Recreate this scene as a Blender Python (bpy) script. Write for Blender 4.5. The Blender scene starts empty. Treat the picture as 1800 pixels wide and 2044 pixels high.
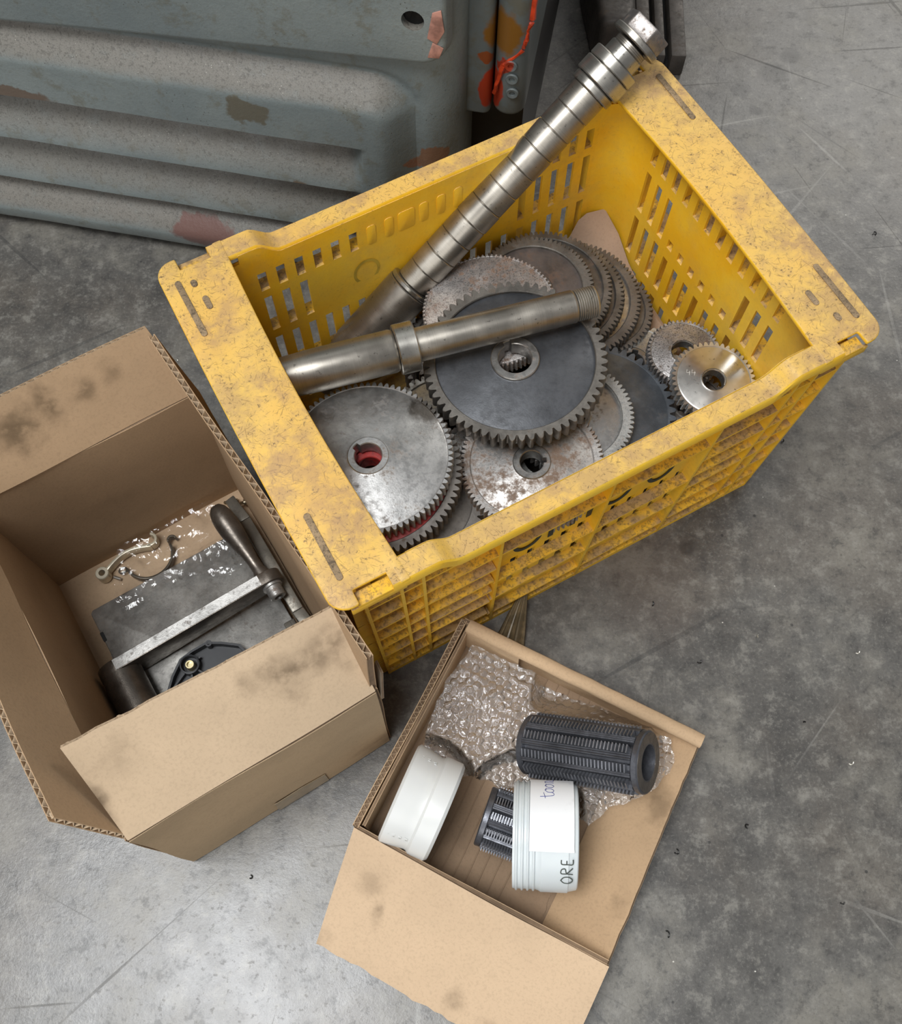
import bpy, bmesh, math, random
from mathutils import Vector, Matrix, Quaternion, noise
random.seed(7)
PI = math.pi
COL = bpy.context.scene.collection
SC = bpy.context.scene

# ------------------------------------------------------------------ camera, light, exposure
cd = bpy.data.cameras.new('camera'); cam = bpy.data.objects.new('camera', cd); COL.objects.link(cam)
cd.sensor_fit = 'HORIZONTAL'; cd.sensor_width = 36.0; cd.lens = 36.0 * 2033.5 / 1800.0
cd.clip_start = 0.02
TILT, ROLL = 0.3955, 0.012987
cam.matrix_world = Matrix.Translation((0, 0, 1.0533)) @ Matrix.Rotation(TILT, 4, 'X') @ Matrix.Rotation(ROLL, 4, 'Z')
SC.camera = cam
W = bpy.data.worlds.new('world'); SC.world = W; W.use_nodes = True
W.node_tree.nodes['Background'].inputs[0].default_value = (0.97, 0.98, 1.0, 1)
W.node_tree.nodes['Background'].inputs[1].default_value = 0.26

def area(name, loc, target, sx, sy, power, color):
    l = bpy.data.lights.new(name, 'AREA'); l.shape = 'RECTANGLE'; l.size = sx; l.size_y = sy
    l.energy = power; l.color = color
    o = bpy.data.objects.new(name, l); COL.objects.link(o); o.location = loc
    o.rotation_euler = (Vector(target) - Vector(loc)).to_track_quat('-Z', 'Y').to_euler()
    return o
area('skylight_lamp', (-0.80, -0.22, 3.2), (0, 0.3, 0), 1.35, 1.2, 96, (0.965, 0.985, 1.0))
area('front_fill_lamp', (-1.0, -2.9, 1.9), (0.0, 0.4, 0.1), 2.6, 2.0, 46, (1.0, 0.985, 0.96))  # added frontal fill from behind the camera, not a known doorway
area('window_lamp', (2.1, 3.6, 2.7), (0.3, 0.6, 0), 2.2, 1.3, 40, (1.0, 0.97, 0.91))
SC.view_settings.view_transform = 'Standard'; SC.view_settings.look = 'None'
SC.view_settings.gamma = 1.0; SC.view_settings.exposure = 0.06
SC.view_settings.use_curve_mapping = False

# ------------------------------------------------------------------ node material helpers
class NT:
    def __init__(s, name):
        s.m = bpy.data.materials.new(name); s.m.use_nodes = True
        s.t = s.m.node_tree; s.n = s.t.nodes; s.l = s.t.links
        s.b = s.n['Principled BSDF']; s.out = s.n['Material Output']
        s.tc = s.n.new('ShaderNodeTexCoord')
    def obj(s): return s.tc.outputs['Object']
    def put(s, sock, v):
        if v is None: return
        if hasattr(v, 'is_output') or isinstance(v, bpy.types.NodeSocket): s.l.new(v, sock)
        elif isinstance(v, (tuple, list)):
            sock.default_value = tuple(v) + ((1,) if len(v) == 3 and len(sock.default_value) == 4 else ())
        else: sock.default_value = v
    def mapv(s, scale=(1, 1, 1), rot=(0, 0, 0), loc=(0, 0, 0), src=None):
        n = s.n.new('ShaderNodeMapping'); s.l.new(src or s.obj(), n.inputs[0])
        n.inputs['Scale'].default_value = scale; n.inputs['Rotation'].default_value = rot; n.inputs['Location'].default_value = loc
        return n.outputs[0]
    def dirn(s, a, k, loc=(0, 0, 0)):
        """coordinates stretched k times along direction a in the xy plane"""
        n = s.n.new('ShaderNodeMapping'); n.vector_type = 'TEXTURE'; s.l.new(s.obj(), n.inputs[0])
        n.inputs['Scale'].default_value = (k, 1, 1); n.inputs['Rotation'].default_value = (0, 0, a); n.inputs['Location'].default_value = loc
        return n.outputs[0]
    def noise(s, scale, detail=4, rough=0.55, vec=None, dist=0.0, color=False):
        n = s.n.new('ShaderNodeTexNoise'); s.l.new(vec or s.obj(), n.inputs['Vector'])
        n.inputs['Scale'].default_value = scale; n.inputs['Detail'].default_value = detail
        n.inputs['Roughness'].default_value = rough; n.inputs['Distortion'].default_value = dist
        return n.outputs[1 if color else 0]
    def vor(s, scale, feature='F1', vec=None):
        n = s.n.new('ShaderNodeTexVoronoi'); n.feature = feature; s.l.new(vec or s.obj(), n.inputs['Vector'])
        n.inputs['Scale'].default_value = scale; return n.outputs[0]
    def step(s, v, a, b, lo=0.0, hi=1.0):
        n = s.n.new('ShaderNodeMapRange'); n.interpolation_type = 'SMOOTHSTEP'; s.put(n.inputs[0], v)
        n.inputs[1].default_value = a; n.inputs[2].default_value = b; n.inputs[3].default_value = lo; n.inputs[4].default_value = hi
        return n.outputs[0]
    def math(s, op, a, b=None):
        n = s.n.new('ShaderNodeMath'); n.operation = op; s.put(n.inputs[0], a); s.put(n.inputs[1], b); return n.outputs[0]
    def mul(s, a, b): return s.math('MULTIPLY', a, b)
    def mx(s, a, b): return s.math('MAXIMUM', a, b)
    def mix(s, f, a, b):
        n = s.n.new('ShaderNodeMix'); n.data_type = 'RGBA'; s.put(n.inputs[0], f); s.put(n.inputs[6], a); s.put(n.inputs[7], b); return n.outputs[2]
    def up(s):
        g = s.n.new('ShaderNodeNewGeometry'); x = s.n.new('ShaderNodeSeparateXYZ'); s.l.new(g.outputs['Normal'], x.inputs[0]); return x.outputs[2]
    def spot(s, c, r, warp=0.02, nscale=30, scale=(1, 1, 1), soft=0.5):
        """wear mark of its own shape round point c (object coordinates)"""
        nz = s.noise(nscale, 3, 0.6, color=True)
        v = s.n.new('ShaderNodeVectorMath'); v.operation = 'SUBTRACT'; s.l.new(nz, v.inputs[0]); v.inputs[1].default_value = (.5, .5, .5)
        k = s.n.new('ShaderNodeVectorMath'); k.operation = 'SCALE'; s.l.new(v.outputs[0], k.inputs[0]); k.inputs['Scale'].default_value = warp * 2
        a = s.n.new('ShaderNodeVectorMath'); a.operation = 'ADD'; s.l.new(s.obj(), a.inputs[0]); s.l.new(k.outputs[0], a.inputs[1])
        d = s.n.new('ShaderNodeVectorMath'); d.operation = 'SUBTRACT'; s.l.new(a.outputs[0], d.inputs[0]); d.inputs[1].default_value = c
        e = s.n.new('ShaderNodeVectorMath'); e.operation = 'MULTIPLY'; s.l.new(d.outputs[0], e.inputs[0]); e.inputs[1].default_value = scale
        ln = s.n.new('ShaderNodeVectorMath'); ln.operation = 'LENGTH'; s.l.new(e.outputs[0], ln.inputs[0])
        return s.step(ln.outputs['Value'], r * (1 - soft), r, 1.0, 0.0)
    def bump(s, h, strength=0.3, dist=0.001):
        n = s.n.new('ShaderNodeBump'); n.inputs['Strength'].default_value = strength; n.inputs['Distance'].default_value = dist
        s.put(n.inputs['Height'], h); s.l.new(n.outputs[0], s.b.inputs['Normal']); return s
    def fin(s, color=None, rough=None, metal=None, spec=None, **k):
        s.put(s.b.inputs['Base Color'], color); s.put(s.b.inputs['Roughness'], rough); s.put(s.b.inputs['Metallic'], metal)
        s.put(s.b.inputs['Specular IOR Level'], spec)
        for a, v in k.items(): s.put(s.b.inputs[a], v)
        return s.m

def m_concrete():
    t = NT('worn_concrete')
    big = t.noise(2.2, 4, 0.6); mid = t.noise(8, 7, 0.68); fine = t.noise(46, 6, 0.75); grit = t.noise(300, 3, 0.7)
    c = t.mix(t.step(big, .33, .68), (.080, .075, .069), (.128, .123, .113))
    c = t.mix(t.mul(t.step(t.noise(3.4, 5, .6, vec=t.mapv(loc=(7, 1, 0))), .46, .62), .4), c, (.135, .112, .088))
    c = t.mix(t.mul(t.step(mid, .48, .66), .6), c, (.215, .200, .168))
    c = t.mix(t.mul(t.step(mid, .48, .34), .55), c, (.052, .050, .048))
    c = t.mix(t.mul(t.step(fine, .5, .66), .55), c, (.25, .238, .21))
    c = t.mix(t.mul(t.step(fine, .48, .34), .55), c, (.045, .043, .041))
    c = t.mix(t.mul(t.step(grit, .54, .68), .30), c, (.28, .27, .24))
    c = t.mix(t.mul(t.step(grit, .46, .32), .35), c, (.035, .034, .033))
    sc = None
    for q, a in enumerate((.25, .9, 1.6, 2.2, 2.8)):
        n = t.noise(60, 2, 0.5, vec=t.dirn(a, 34, (a * 3, a, 0)))
        x = t.step(n, .70, .73); sc = x if sc is None else t.mx(sc, x)
    sc = t.mul(sc, t.step(t.noise(3.1, 2), .46, .6))
    c = t.mix(t.mul(sc, .32), c, (.36, .35, .32))
    for a in (.5, 2.4):
        dk = t.step(t.noise(50, 2, .5, vec=t.dirn(a, 26, (4, a, 0))), .70, .73)
        c = t.mix(t.mul(dk, .4), c, (.03, .03, .03))
    speck = t.step(t.vor(38), .085, .05); sm = t.step(t.noise(13, 2), .56, .6)
    c = t.mix(t.mul(t.mul(speck, sm), .75), c, (.02, .02, .02))
    wsp = t.step(t.vor(31, vec=t.mapv((1, 1.3, 1), (0, 0, .4), (2, 5, 0))), .035, .02); wm = t.step(t.noise(7, 2, vec=t.mapv(loc=(3, 3, 0))), .52, .58)
    c = t.mix(t.mul(wsp, wm), c, (.6, .58, .52))
    for p, r in (((.4312, 1.0978, 0), .024), ((.3855, 1.0656, 0), .017), ((.403, 1.03, 0), .011), ((.532, .8292, 0), .010), ((.46, 1.13, 0), .02), ((.262, .40, 0), .012)):
        c = t.mix(t.mul(t.spot(p, r, .006, 60), .7), c, (.035, .033, .032))
    c = t.mix(t.mul(t.spot((.215, .37, 0), .10, .05, 12, soft=.9), .35), c, (.095, .062, .043))
    pit = t.mx(t.mul(t.step(t.noise(150, 4, .7), .57, .66), .7), t.mul(t.step(fine, .48, .34), .45))
    ds = None
    for a in (.1, .75, 1.35, 2.0, 2.7):
        x = t.step(t.noise(95, 2, .5, vec=t.dirn(a, 40, (9, a, 0))), .69, .72); ds = x if ds is None else t.mx(ds, x)
    pit = t.mx(pit, t.mul(ds, .9))
    c = t.mix(t.mul(pit, .18), c, (.04, .038, .036))
    ro = t.math('ADD', t.math('ADD', t.step(mid, .3, .7, .22, .34), t.mul(fine, .12)), t.mul(pit, .09))
    t.bump(t.math('ADD', fine, t.mul(grit, .6)), .22, .0010)
    return t.fin(c, ro, 0.0, t.math('SUBTRACT', .68, t.mul(pit, .20)))

def m_yellow():
    t = NT('dirty_yellow_plastic')
    big = t.noise(9, 5, .65); fine = t.noise(70, 5, .7); sp = t.noise(330, 3, .7)
    c = t.mix(t.step(big, .3, .7), (.90, .47, .012), (.94, .60, .04))
    up = t.step(t.up(), .45, .9)
    dirt = t.mul(t.step(t.math('ADD', t.mul(big, .6), t.mul(fine, .4)), .44, .62), .72)
    c = t.mix(t.mul(up, .62), c, (.68, .455, .175))
    c = t.mix(t.mul(dirt, t.math('ADD', t.mul(up, .75), .2)), c, (.43, .27, .125))
    c = t.mix(t.mul(t.step(sp, .56, .66), t.mul(t.step(fine, .42, .60), t.math('ADD', t.mul(up, .7), .15))), c, (.13, .09, .045))
    for a in (.2, .8, 1.3, 1.9, 2.4, 2.9):
        n = t.noise(760, 2, .5, vec=t.dirn(a, 8, (a, 0, 0)))
        c = t.mix(t.mul(t.step(n, .665, .70), t.math('ADD', t.mul(up, .42), .06)), c, (.20, .12, .05))
    sm_ = t.noise(15, 3, .6, vec=t.mapv(loc=(5, 2, 1)))
    c = t.mix(t.mul(t.mul(t.step(sm_, .46, .64), t.step(fine, .28, .56)), t.math('ADD', t.mul(up, .44), .12)), c, (.36, .22, .13))
    x = t.n.new('ShaderNodeSeparateXYZ'); t.l.new(t.obj(), x.inputs[0])
    low = t.mul(t.step(x.outputs[2], .14, .01), t.step(fine, .32, .6))
    c = t.mix(t.mul(low, .45), c, (.33, .22, .07))
    t.bump(t.math('ADD', fine, t.mul(sp, .5)), .25, .0008)
    m = t.fin(c, t.step(fine, .3, .7, .40, .6), 0.0, .4)
    # thin moulded plastic lets some light through
    tr = t.n.new('ShaderNodeBsdfTranslucent'); tr.inputs[0].default_value = (.90, .46, .02, 1)
    mx = t.n.new('ShaderNodeMixShader'); mx.inputs[0].default_value = .09
    t.l.new(t.b.outputs[0], mx.inputs[1]); t.l.new(tr.outputs[0], mx.inputs[2]); t.l.new(mx.outputs[0], t.out.inputs[0])
    return m

def m_dust():
    t = NT('dust_filled_yellow')
    f = t.noise(260, 3, .7); b = t.noise(30, 4, .6)
    up = t.step(t.up(), .4, .9)
    c = t.mix(t.mul(up, t.step(b, .40, .60)), (.80, .46, .04), (.42, .27, .12))
    c = t.mix(t.mul(t.mul(t.step(f, .46, .64), up), .6), c, (.13, .085, .045))
    t.bump(f, .3, .0006)
    return t.fin(c, .8, 0.0, .3)

def m_steel(name, base, rough=.38, rust=0.0, rustcol=(.16, .09, .05), grain=.5, metal=.85, pit=0.0, spots=(), dark=(.05, .047, .043)):
    t = NT(name)
    b = t.noise(28, 5, .65); f = t.noise(160, 4, .7); g = t.noise(700, 2, .6)
    hi = tuple(min(1, x * 1.25) for x in base); lo = tuple(x * .72 for x in base)
    c = t.mix(t.step(b, .35, .68), lo, hi)
    c = t.mix(t.mul(t.step(f, .5, .68), grain), c, dark)
    me = metal; ro = t.step(f, .3, .7, rough - .07, rough + .12)
    if rust:
        r = t.mul(t.step(t.math('ADD', t.mul(t.noise(24, 6, .75, vec=t.mapv(loc=(3, 1, 2))), .6), t.mul(f, .4)), .56 - .1 * rust, .66 - .06 * rust), min(1, .55 + rust * .4))
        c = t.mix(r, c, rustcol)
        me = t.math('SUBTRACT', metal, t.mul(r, metal * .8)); ro = t.math('ADD', ro, t.mul(r, .3))
    if pit:
        p = t.mul(t.step(g, .52, .66), pit); c = t.mix(p, c, dark)
    for (p, r, col) in spots:
        c = t.mix(t.spot(p, r, .012, 60), c, col)
    t.bump(t.math('ADD', f, t.mul(g, .5)), .22 + pit * .3, .0006)
    return t.fin(c, ro, me, .5)

def m_turned(name, base=(.40, .37, .32), axis=2, rough=.27):
    """lathe turned bar: fine rings round the axis and brownish oil film"""
    t = NT(name)
    s = [3, 3, 3]; s[axis] = 900
    r = t.noise(1.0, 2, .6, vec=t.mapv(tuple(s))); b = t.noise(22, 4, .6)
    c = t.mix(t.step(b, .36, .66), tuple(x * .8 for x in base), tuple(x * 1.12 for x in base))
    c = t.mix(t.mul(t.step(r, .4, .65), .25), c, tuple(x * .6 for x in base))
    c = t.mix(t.mul(t.step(t.noise(200, 3, .7), .64, .7), .6), c, (.08, .07, .06))
    t.bump(r, .12, .0003)
    return t.fin(c, t.step(b, .3, .7, rough - .05, rough + .08), .92, .5)

def m_card(name, base=(.46, .315, .185), stains=(), flute=None):
    t = NT(name)
    b = t.noise(7, 4, .6); f = t.noise(380, 3, .7); g = t.noise(45, 4, .6)
    c = t.mix(t.step(b, .3, .7), tuple(x * .9 for x in base), tuple(x * 1.06 for x in base))
    c = t.mix(t.mul(t.step(f, .45, .7), .28), c, tuple(x * .62 for x in base))
    c = t.mix(t.mul(t.step(g, .6, .75), .2), c, tuple(x * .7 for x in base))
    for (p, r, sc, k) in stains:
        sm = t.mul(t.spot(p, r, r * .8, 26, sc, soft=.9), t.math('ADD', t.mul(t.step(g, .34, .6), .7), .3))
        c = t.mix(t.mul(sm, k), c, (.085, .055, .03))
    t.bump(t.math('ADD', t.mul(f, .6), g), .22, .0007)
    return t.fin(c, .82, 0.0, .25)

def m_plain(name, col, rough=.5, metal=0.0, var=.15, **k):
    t = NT(name); n = t.noise(60, 4, .6)
    c = t.mix(t.step(n, .35, .65), tuple(x * (1 - var) for x in col), tuple(min(1, x * (1 + var)) for x in col))
    t.bump(n, .1, .0005)
    return t.fin(c, rough, metal, .5, **k)

def m_machine():
    t = NT('grey_green_machine_paint')
    b = t.noise(5, 5, .65); g = t.noise(34, 6, .75); f = t.noise(240, 3, .75); up = t.step(t.up(), .12, .75)
    c = t.mix(t.step(b, .3, .7), (.150, .178, .180), (.205, .232, .225))
    c = t.mix(t.mul(t.step(g, .52, .66), .55), c, (.125, .118, .085))
    gr = t.mul(up, t.step(g, .22, .5, .55, 1.0)); c = t.mix(gr, c, (.165, .153, .132))
    c = t.mix(t.mul(t.step(f, .53, .64), t.math('ADD', t.mul(up, .45), .10)), c, (.06, .055, .047))
    ff = t.noise(700, 2, .7); c = t.mix(t.mul(t.step(ff, .52, .66), t.math('ADD', t.mul(up, .5), .1)), c, (.07, .065, .055))
    sw = t.mul(t.step(t.vor(260), .13, .08), t.step(t.noise(40, 3, .6), .5, .58)); c = t.mix(t.mul(sw, t.math('ADD', t.mul(up, .55), .12)), c, (.55, .53, .46))
    bs = t.mul(t.step(t.vor(230), .16, .10), t.step(t.noise(22, 3, .6, vec=t.mapv(loc=(1, 4, 2))), .54, .62)); c = t.mix(t.mul(bs, .8), c, (.035, .03, .022))
    for p, r, sc, col in (((.29, .03, .045), .055, (1, .5, 2.4), (.14, .058, .045)), ((.565, 0, .20), .017, (1, .3, 1), (.21, .10, .05)),
                          ((.545, .02, .19), .012, (1, .3, 1), (.25, .11, .06)), ((.42, .02, .145), .02, (1, .3, 1), (.12, .08, .05)),
                          ((.10, .02, .225), .07, (1, .3, 5), (.11, .07, .045)), ((.52, .02, .12), .04, (1, .3, 1.2), (.13, .10, .055)),
                          ((.38, .02, .255), .03, (1, .3, 1.5), (.10, .085, .055))):
        c = t.mix(t.mul(t.spot(p, r, .014, 60, sc, soft=.18), .85), c, col)
    t.bump(t.math('ADD', g, t.mul(f, .6)), .35, .0016)
    return t.fin(c, t.step(g, .3, .7, .34, .52), 0.0, .5)

def m_clear(name, tint=(1, 1, 1), gloss=.35, milk=.12, rough=.08, bscale=60):
    """thin clear plastic film: light passes through, a glossy skin, a little haze"""
    t = NT(name); t.n.remove(t.b)
    tr = t.n.new('ShaderNodeBsdfTransparent'); tr.inputs[0].default_value = (*tint, 1)
    gl = t.n.new('ShaderNodeBsdfGlossy'); gl.inputs['Roughness'].default_value = rough
    df = t.n.new('ShaderNodeBsdfTranslucent'); df.inputs[0].default_value = (.85, .85, .84, 1)
    d2 = t.n.new('ShaderNodeBsdfDiffuse'); d2.inputs[0].default_value = (.85, .85, .84, 1)
    bp = t.n.new('ShaderNodeBump'); bp.inputs['Strength'].default_value = .8; bp.inputs['Distance'].default_value = .002
    t.l.new(t.noise(bscale, 4, .6, dist=1.0), bp.inputs['Height'])
    for x in (gl, df, d2): t.l.new(bp.outputs[0], x.inputs['Normal'])
    ad = t.n.new('ShaderNodeMixShader'); ad.inputs[0].default_value = .5; t.l.new(df.outputs[0], ad.inputs[1]); t.l.new(d2.outputs[0], ad.inputs[2])
    m1 = t.n.new('ShaderNodeMixShader'); m1.inputs[0].default_value = milk; t.l.new(tr.outputs[0], m1.inputs[1]); t.l.new(ad.outputs[0], m1.inputs[2])
    fr = t.n.new('ShaderNodeFresnel'); fr.inputs[0].default_value = 1.5; t.l.new(bp.outputs[0], fr.inputs['Normal'])
    m2 = t.n.new('ShaderNodeMixShader'); t.l.new(t.math('MINIMUM', t.mul(fr.outputs[0], gloss * 6), .95), m2.inputs[0])
    t.l.new(m1.outputs[0], m2.inputs[1]); t.l.new(gl.outputs[0], m2.inputs[2]); t.l.new(m2.outputs[0], t.out.inputs[0])
    return t.m

# ------------------------------------------------------------------ mesh helpers
class MB:
    def __init__(s): s.v = []; s.f = []
    def add(s, vs, fs):
        o = len(s.v); s.v += [tuple(x) for x in vs]; s.f += [tuple(i + o for i in f) for f in fs]; return s
    def box(s, a, b, M=None):
        (x0, y0, z0), (x1, y1, z1) = a, b
        vs = [Vector(p) for p in ((x0, y0, z0), (x1, y0, z0), (x1, y1, z0), (x0, y1, z0), (x0, y0, z1), (x1, y0, z1), (x1, y1, z1), (x0, y1, z1))]
        if M: vs = [M @ p for p in vs]
        return s.add(vs, ((0, 3, 2, 1), (4, 5, 6, 7), (0, 1, 5, 4), (1, 2, 6, 5), (2, 3, 7, 6), (3, 0, 4, 7)))
    def prism(s, poly, z0, z1, M=None):
        n = len(poly); vs = [Vector((p[0], p[1], z0)) for p in poly] + [Vector((p[0], p[1], z1)) for p in poly]
        if M: vs = [M @ p for p in vs]
        return s.add(vs, [tuple(range(n))[::-1], tuple(range(n, 2 * n))] + [(i, (i + 1) % n, n + (i + 1) % n, n + i) for i in range(n)])
    def lathe(s, prof, n=48, M=None, closed=False):
        """prof: list of (r, z), turned round local z"""
        k = len(prof); vs = []
        for i in range(n):
            a = 2 * PI * i / n; c, d = math.cos(a), math.sin(a)
            for r, z in prof: vs.append(Vector((r * c, r * d, z)))
        if M: vs = [M @ p for p in vs]
        fs = []
        for i in range(n):
            j = (i + 1) % n
            for q in range(k if closed else k - 1):
                w = (q + 1) % k; fs.append((i * k + q, j * k + q, j * k + w, i * k + w))
        if not closed:
            if prof[0][0] > 1e-6: fs.append(tuple(i * k for i in range(n))[::-1])
            if prof[-1][0] > 1e-6: fs.append(tuple(i * k + k - 1 for i in range(n)))
        return s.add(vs, fs)
    def tube(s, pts, r, n=8):
        pts = [Vector(p) for p in pts]; m = len(pts); vs = []; ref = Vector((.12, .31, .94))
        for i, p in enumerate(pts):
            d = (pts[min(i + 1, m - 1)] - pts[max(i - 1, 0)]).normalized()
            a = d.cross(ref).normalized(); b = d.cross(a); q = r[i] if isinstance(r, (list, tuple)) else r
            for j in range(n): t = 2 * PI * j / n; vs.append(p + (a * math.cos(t) + b * math.sin(t)) * q)
        fs = [(i * n + j, i * n + (j + 1) % n, (i + 1) * n + (j + 1) % n, (i + 1) * n + j) for i in range(m - 1) for j in range(n)]
        fs += [tuple(range(n))[::-1], tuple(range((m - 1) * n, m * n))]
        return s.add(vs, fs)
    def build(s, name, mat, parent=None, smooth=None, bevel=0.0, bseg=2, merge=False, angle=35):
        me = bpy.data.meshes.new(name); me.from_pydata(s.v, [], s.f)
        bm = bmesh.new(); bm.from_mesh(me)
        if merge: bmesh.ops.remove_doubles(bm, verts=bm.verts, dist=1e-5)
        if bevel:
            es = [e for e in bm.edges if len(e.link_faces) == 2 and e.calc_face_angle(0) > math.radians(40)]
            bmesh.ops.bevel(bm, geom=es, offset=bevel, segments=bseg, affect='EDGES', profile=.5, clamp_overlap=True)
        bmesh.ops.recalc_face_normals(bm, faces=bm.faces); bm.to_mesh(me); bm.free()
        if smooth or bevel:
            me.shade_smooth(); me.set_sharp_from_angle(angle=math.radians(angle))
        me.materials.append(mat)
        o = bpy.data.objects.new(name, me); COL.objects.link(o)
        if parent: o.parent = parent
        return o

def thing(name, label, cat, loc=(0, 0, 0), rz=0.0, group=None, quat=None):
    o = bpy.data.objects.new(name, None); COL.objects.link(o); o.location = loc; o.empty_display_size = .02
    if quat: o.rotation_mode = 'QUATERNION'; o.rotation_quaternion = quat
    else: o.rotation_euler = (0, 0, rz)
    o['label'] = label; o['category'] = cat
    if group: o['group'] = group
    return o
def tag(o, label, cat, group=None, kind=None):
    o['label'] = label; o['category'] = cat
    if group: o['group'] = group
    if kind: o['kind'] = kind
    return o
def axisM(a, b):
    a, b = Vector(a), Vector(b); return Matrix.Translation(a) @ (b - a).to_track_quat('Z', 'Y').to_matrix().to_4x4()
def rrect(x0, y0, x1, y1, r, n=5, corners=(1, 1, 1, 1)):
    out = []
    for (cx, cy, a0, k) in ((x1 - r, y0 + r, -PI / 2, 1), (x1 - r, y1 - r, 0, 2), (x0 + r, y1 - r, PI / 2, 3), (x0 + r, y0 + r, PI, 0)):
        if corners[k]:
            for i in range(n + 1): a = a0 + PI / 2 * i / n; out.append((cx + r * math.cos(a), cy + r * math.sin(a)))
        else: out.append({1: (x1, y0), 2: (x1, y1), 3: (x0, y1), 0: (x0, y0)}[k])
    return out
def sstep(a, b, x):
    t = max(0, min(1, (x - a) / (b - a))); return t * t * (3 - 2 * t)

# frames of the three containers (floor coordinates in metres)
C0, CY = (-.0865, .2219), .51432      # crate: front left corner, turn
B0, BY = (-.2476, .0673), .56850      # tall carton
T0, TY = (-.0852, .0945), -.46185     # low carton
def frame(o, y): return lambda u, v, z=0.0: Vector((o[0] + u * math.cos(y) - v * math.sin(y), o[1] + u * math.sin(y) + v * math.cos(y), z))
cpt, bpt, tpt = frame(C0, CY), frame(B0, BY), frame(T0, TY)

M_Y, M_D, M_MACH = m_yellow(), m_dust(), m_machine()

# ------------------------------------------------------------------ setting: floor
mb = MB(); mb.box((-2.2, -1.6, -.05), (2.4, 3.4, 0.0))
fl = mb.build('floor', m_concrete()); fl['kind'] = 'structure'

# ------------------------------------------------------------------ the machine behind
MX = thing('machine', 'grey-green painted cast machine base with louvred front behind the yellow crate', 'machine', (-.582, .86, 0), -.1770)
def hgrid(fn, ps, hs, name, mat, parent):
    v = [fn(p, h) for p in ps for h in hs]; nh = len(hs)
    f = [(i * nh + j, (i + 1) * nh + j, (i + 1) * nh + j + 1, i * nh + j + 1) for i in range(len(ps) - 1) for j in range(nh - 1)]
    return MB().add(v, f).build(name, mat, parent, smooth=True, angle=50)
def mdisp(s, h):
    d = 0.0
    fr = .022                                                  # raised rounded frame
    ex = max(0, s - .505); ey = max(0, h - .262); rr = math.hypot(ex, ey) if (ex > 0 and ey > 0) else max(ex, ey)
    d += fr * sstep(.042, .010, rr) ** .8 - .004 * math.exp(-((rr - .045) / .005) ** 2)
    ins = sstep(.497, .478, s)
    if ins > 0:
        for h1, h0 in ((.224, .155), (.154, .086)):
            if h0 <= h <= h1:
                t = (h1 - h) / (h1 - h0); d -= ins * .034 * (1 - sstep(0, 1, t)) * sstep(0, .10, t) ** .5
        if h < .085:
            t = (.085 - h) / .085
            d += ins * (-.030 * (1 - sstep(0, .55, t)) * sstep(0, .1, t) ** .5 + .012 * math.sin(PI * min(1, t * 1.05)))
    if h < .02: d -= .02 * (1 - h / .02) ** 2
    d += .0012 * noise.noise(Vector((s * 14, h * 14, 3)))
    return d
SR = .045; S1 = .594 - SR
def mpos(p, h, extra=0.0):
    if p <= S1:
        return (p, -(mdisp(p, h) + extra), h)
    L = SR * PI / 2
    if p < S1 + L:
        a = (p - S1) / SR; r = SR + extra + .0012 * noise.noise(Vector((p * 14, h * 14, 3)))
        return (S1 + math.sin(a) * r, SR - math.cos(a) * r, h)
    return (S1 + SR + extra, SR + (p - S1 - L), h)
ps = [i * .0065 - .55 for i in range(int((S1 + .55) / .0065) + 1)] + [S1 + SR * PI / 2 * k / 8 for k in range(9)] + [S1 + SR * PI / 2 + .03 * k for k in range(1, 5)]
hs = [i * .0032 for i in range(110)] + [.36 + .06 * i for i in range(10)]
hgrid(mpos, ps, hs, 'louvred_casting', M_MACH, MX)
mb = MB(); mb.box((-.55, .03, .0), (S1 + .01, .9, .9)); mb.build('machine_body', M_MACH, MX)
# cover panel with rounded lower corner and a bolt hole
def panel_poly():
    pts = [(-.55, .278)]
    pts += [(.0, .305), (.25, .321)]
    cx, cy, r = .556, .364, .026
    for i in range(9): a = -PI / 2 + PI / 2 * i / 8; pts.append((cx + r * math.cos(a), cy + r * math.sin(a)))
    pts += [(.582, .90), (-.55, .90)]
    return pts
pp = panel_poly()
XZ = Matrix(((1, 0, 0, 0), (0, 0, -1, 0), (0, 1, 0, 0), (0, 0, 0, 1)))    # (x, y, z) -> (x, -z, y)
mb = MB()
hole = [(.553 + .0105 * math.cos(2 * PI * i / 20), .386 + .0105 * math.sin(2 * PI * i / 20)) for i in range(20)]
bm = bmesh.new()
ov = [bm.verts.new((x, -.012, z)) for x, z in pp]; hv = [bm.verts.new((x, -.012, z)) for x, z in hole]
oe = [bm.edges.new((ov[i], ov[(i + 1) % len(ov)])) for i in range(len(ov))]; he = [bm.edges.new((hv[i], hv[(i + 1) % 20])) for i in range(20)]
bmesh.ops.triangle_fill(bm, use_beauty=True, use_dissolve=False, edges=oe + he)
ov2 = [bm.verts.new((x + (.004 if x > .5 else 0), .004, z - (.004 if z < .4 else 0))) for x, z in pp]; hv2 = [bm.verts.new((x, .012, z)) for x, z in hole]
for i in range(len(ov)): bm.faces.new((ov[i], ov[(i + 1) % len(ov)], ov2[(i + 1) % len(ov)], ov2[i]))
for i in range(20): bm.faces.new((hv[i], hv[(i + 1) % 20], hv2[(i + 1) % 20], hv2[i]))
bmesh.ops.recalc_face_normals(bm, faces=bm.faces)
es = [e for e in bm.edges if e.verts[0] in ov and e.verts[1] in ov and len(e.link_faces) == 2]
es = [e for e in es if e.calc_face_angle(0) > .8]
bmesh.ops.bevel(bm, geom=es, offset=.005, segments=4, affect='EDGES', profile=.5)
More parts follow.
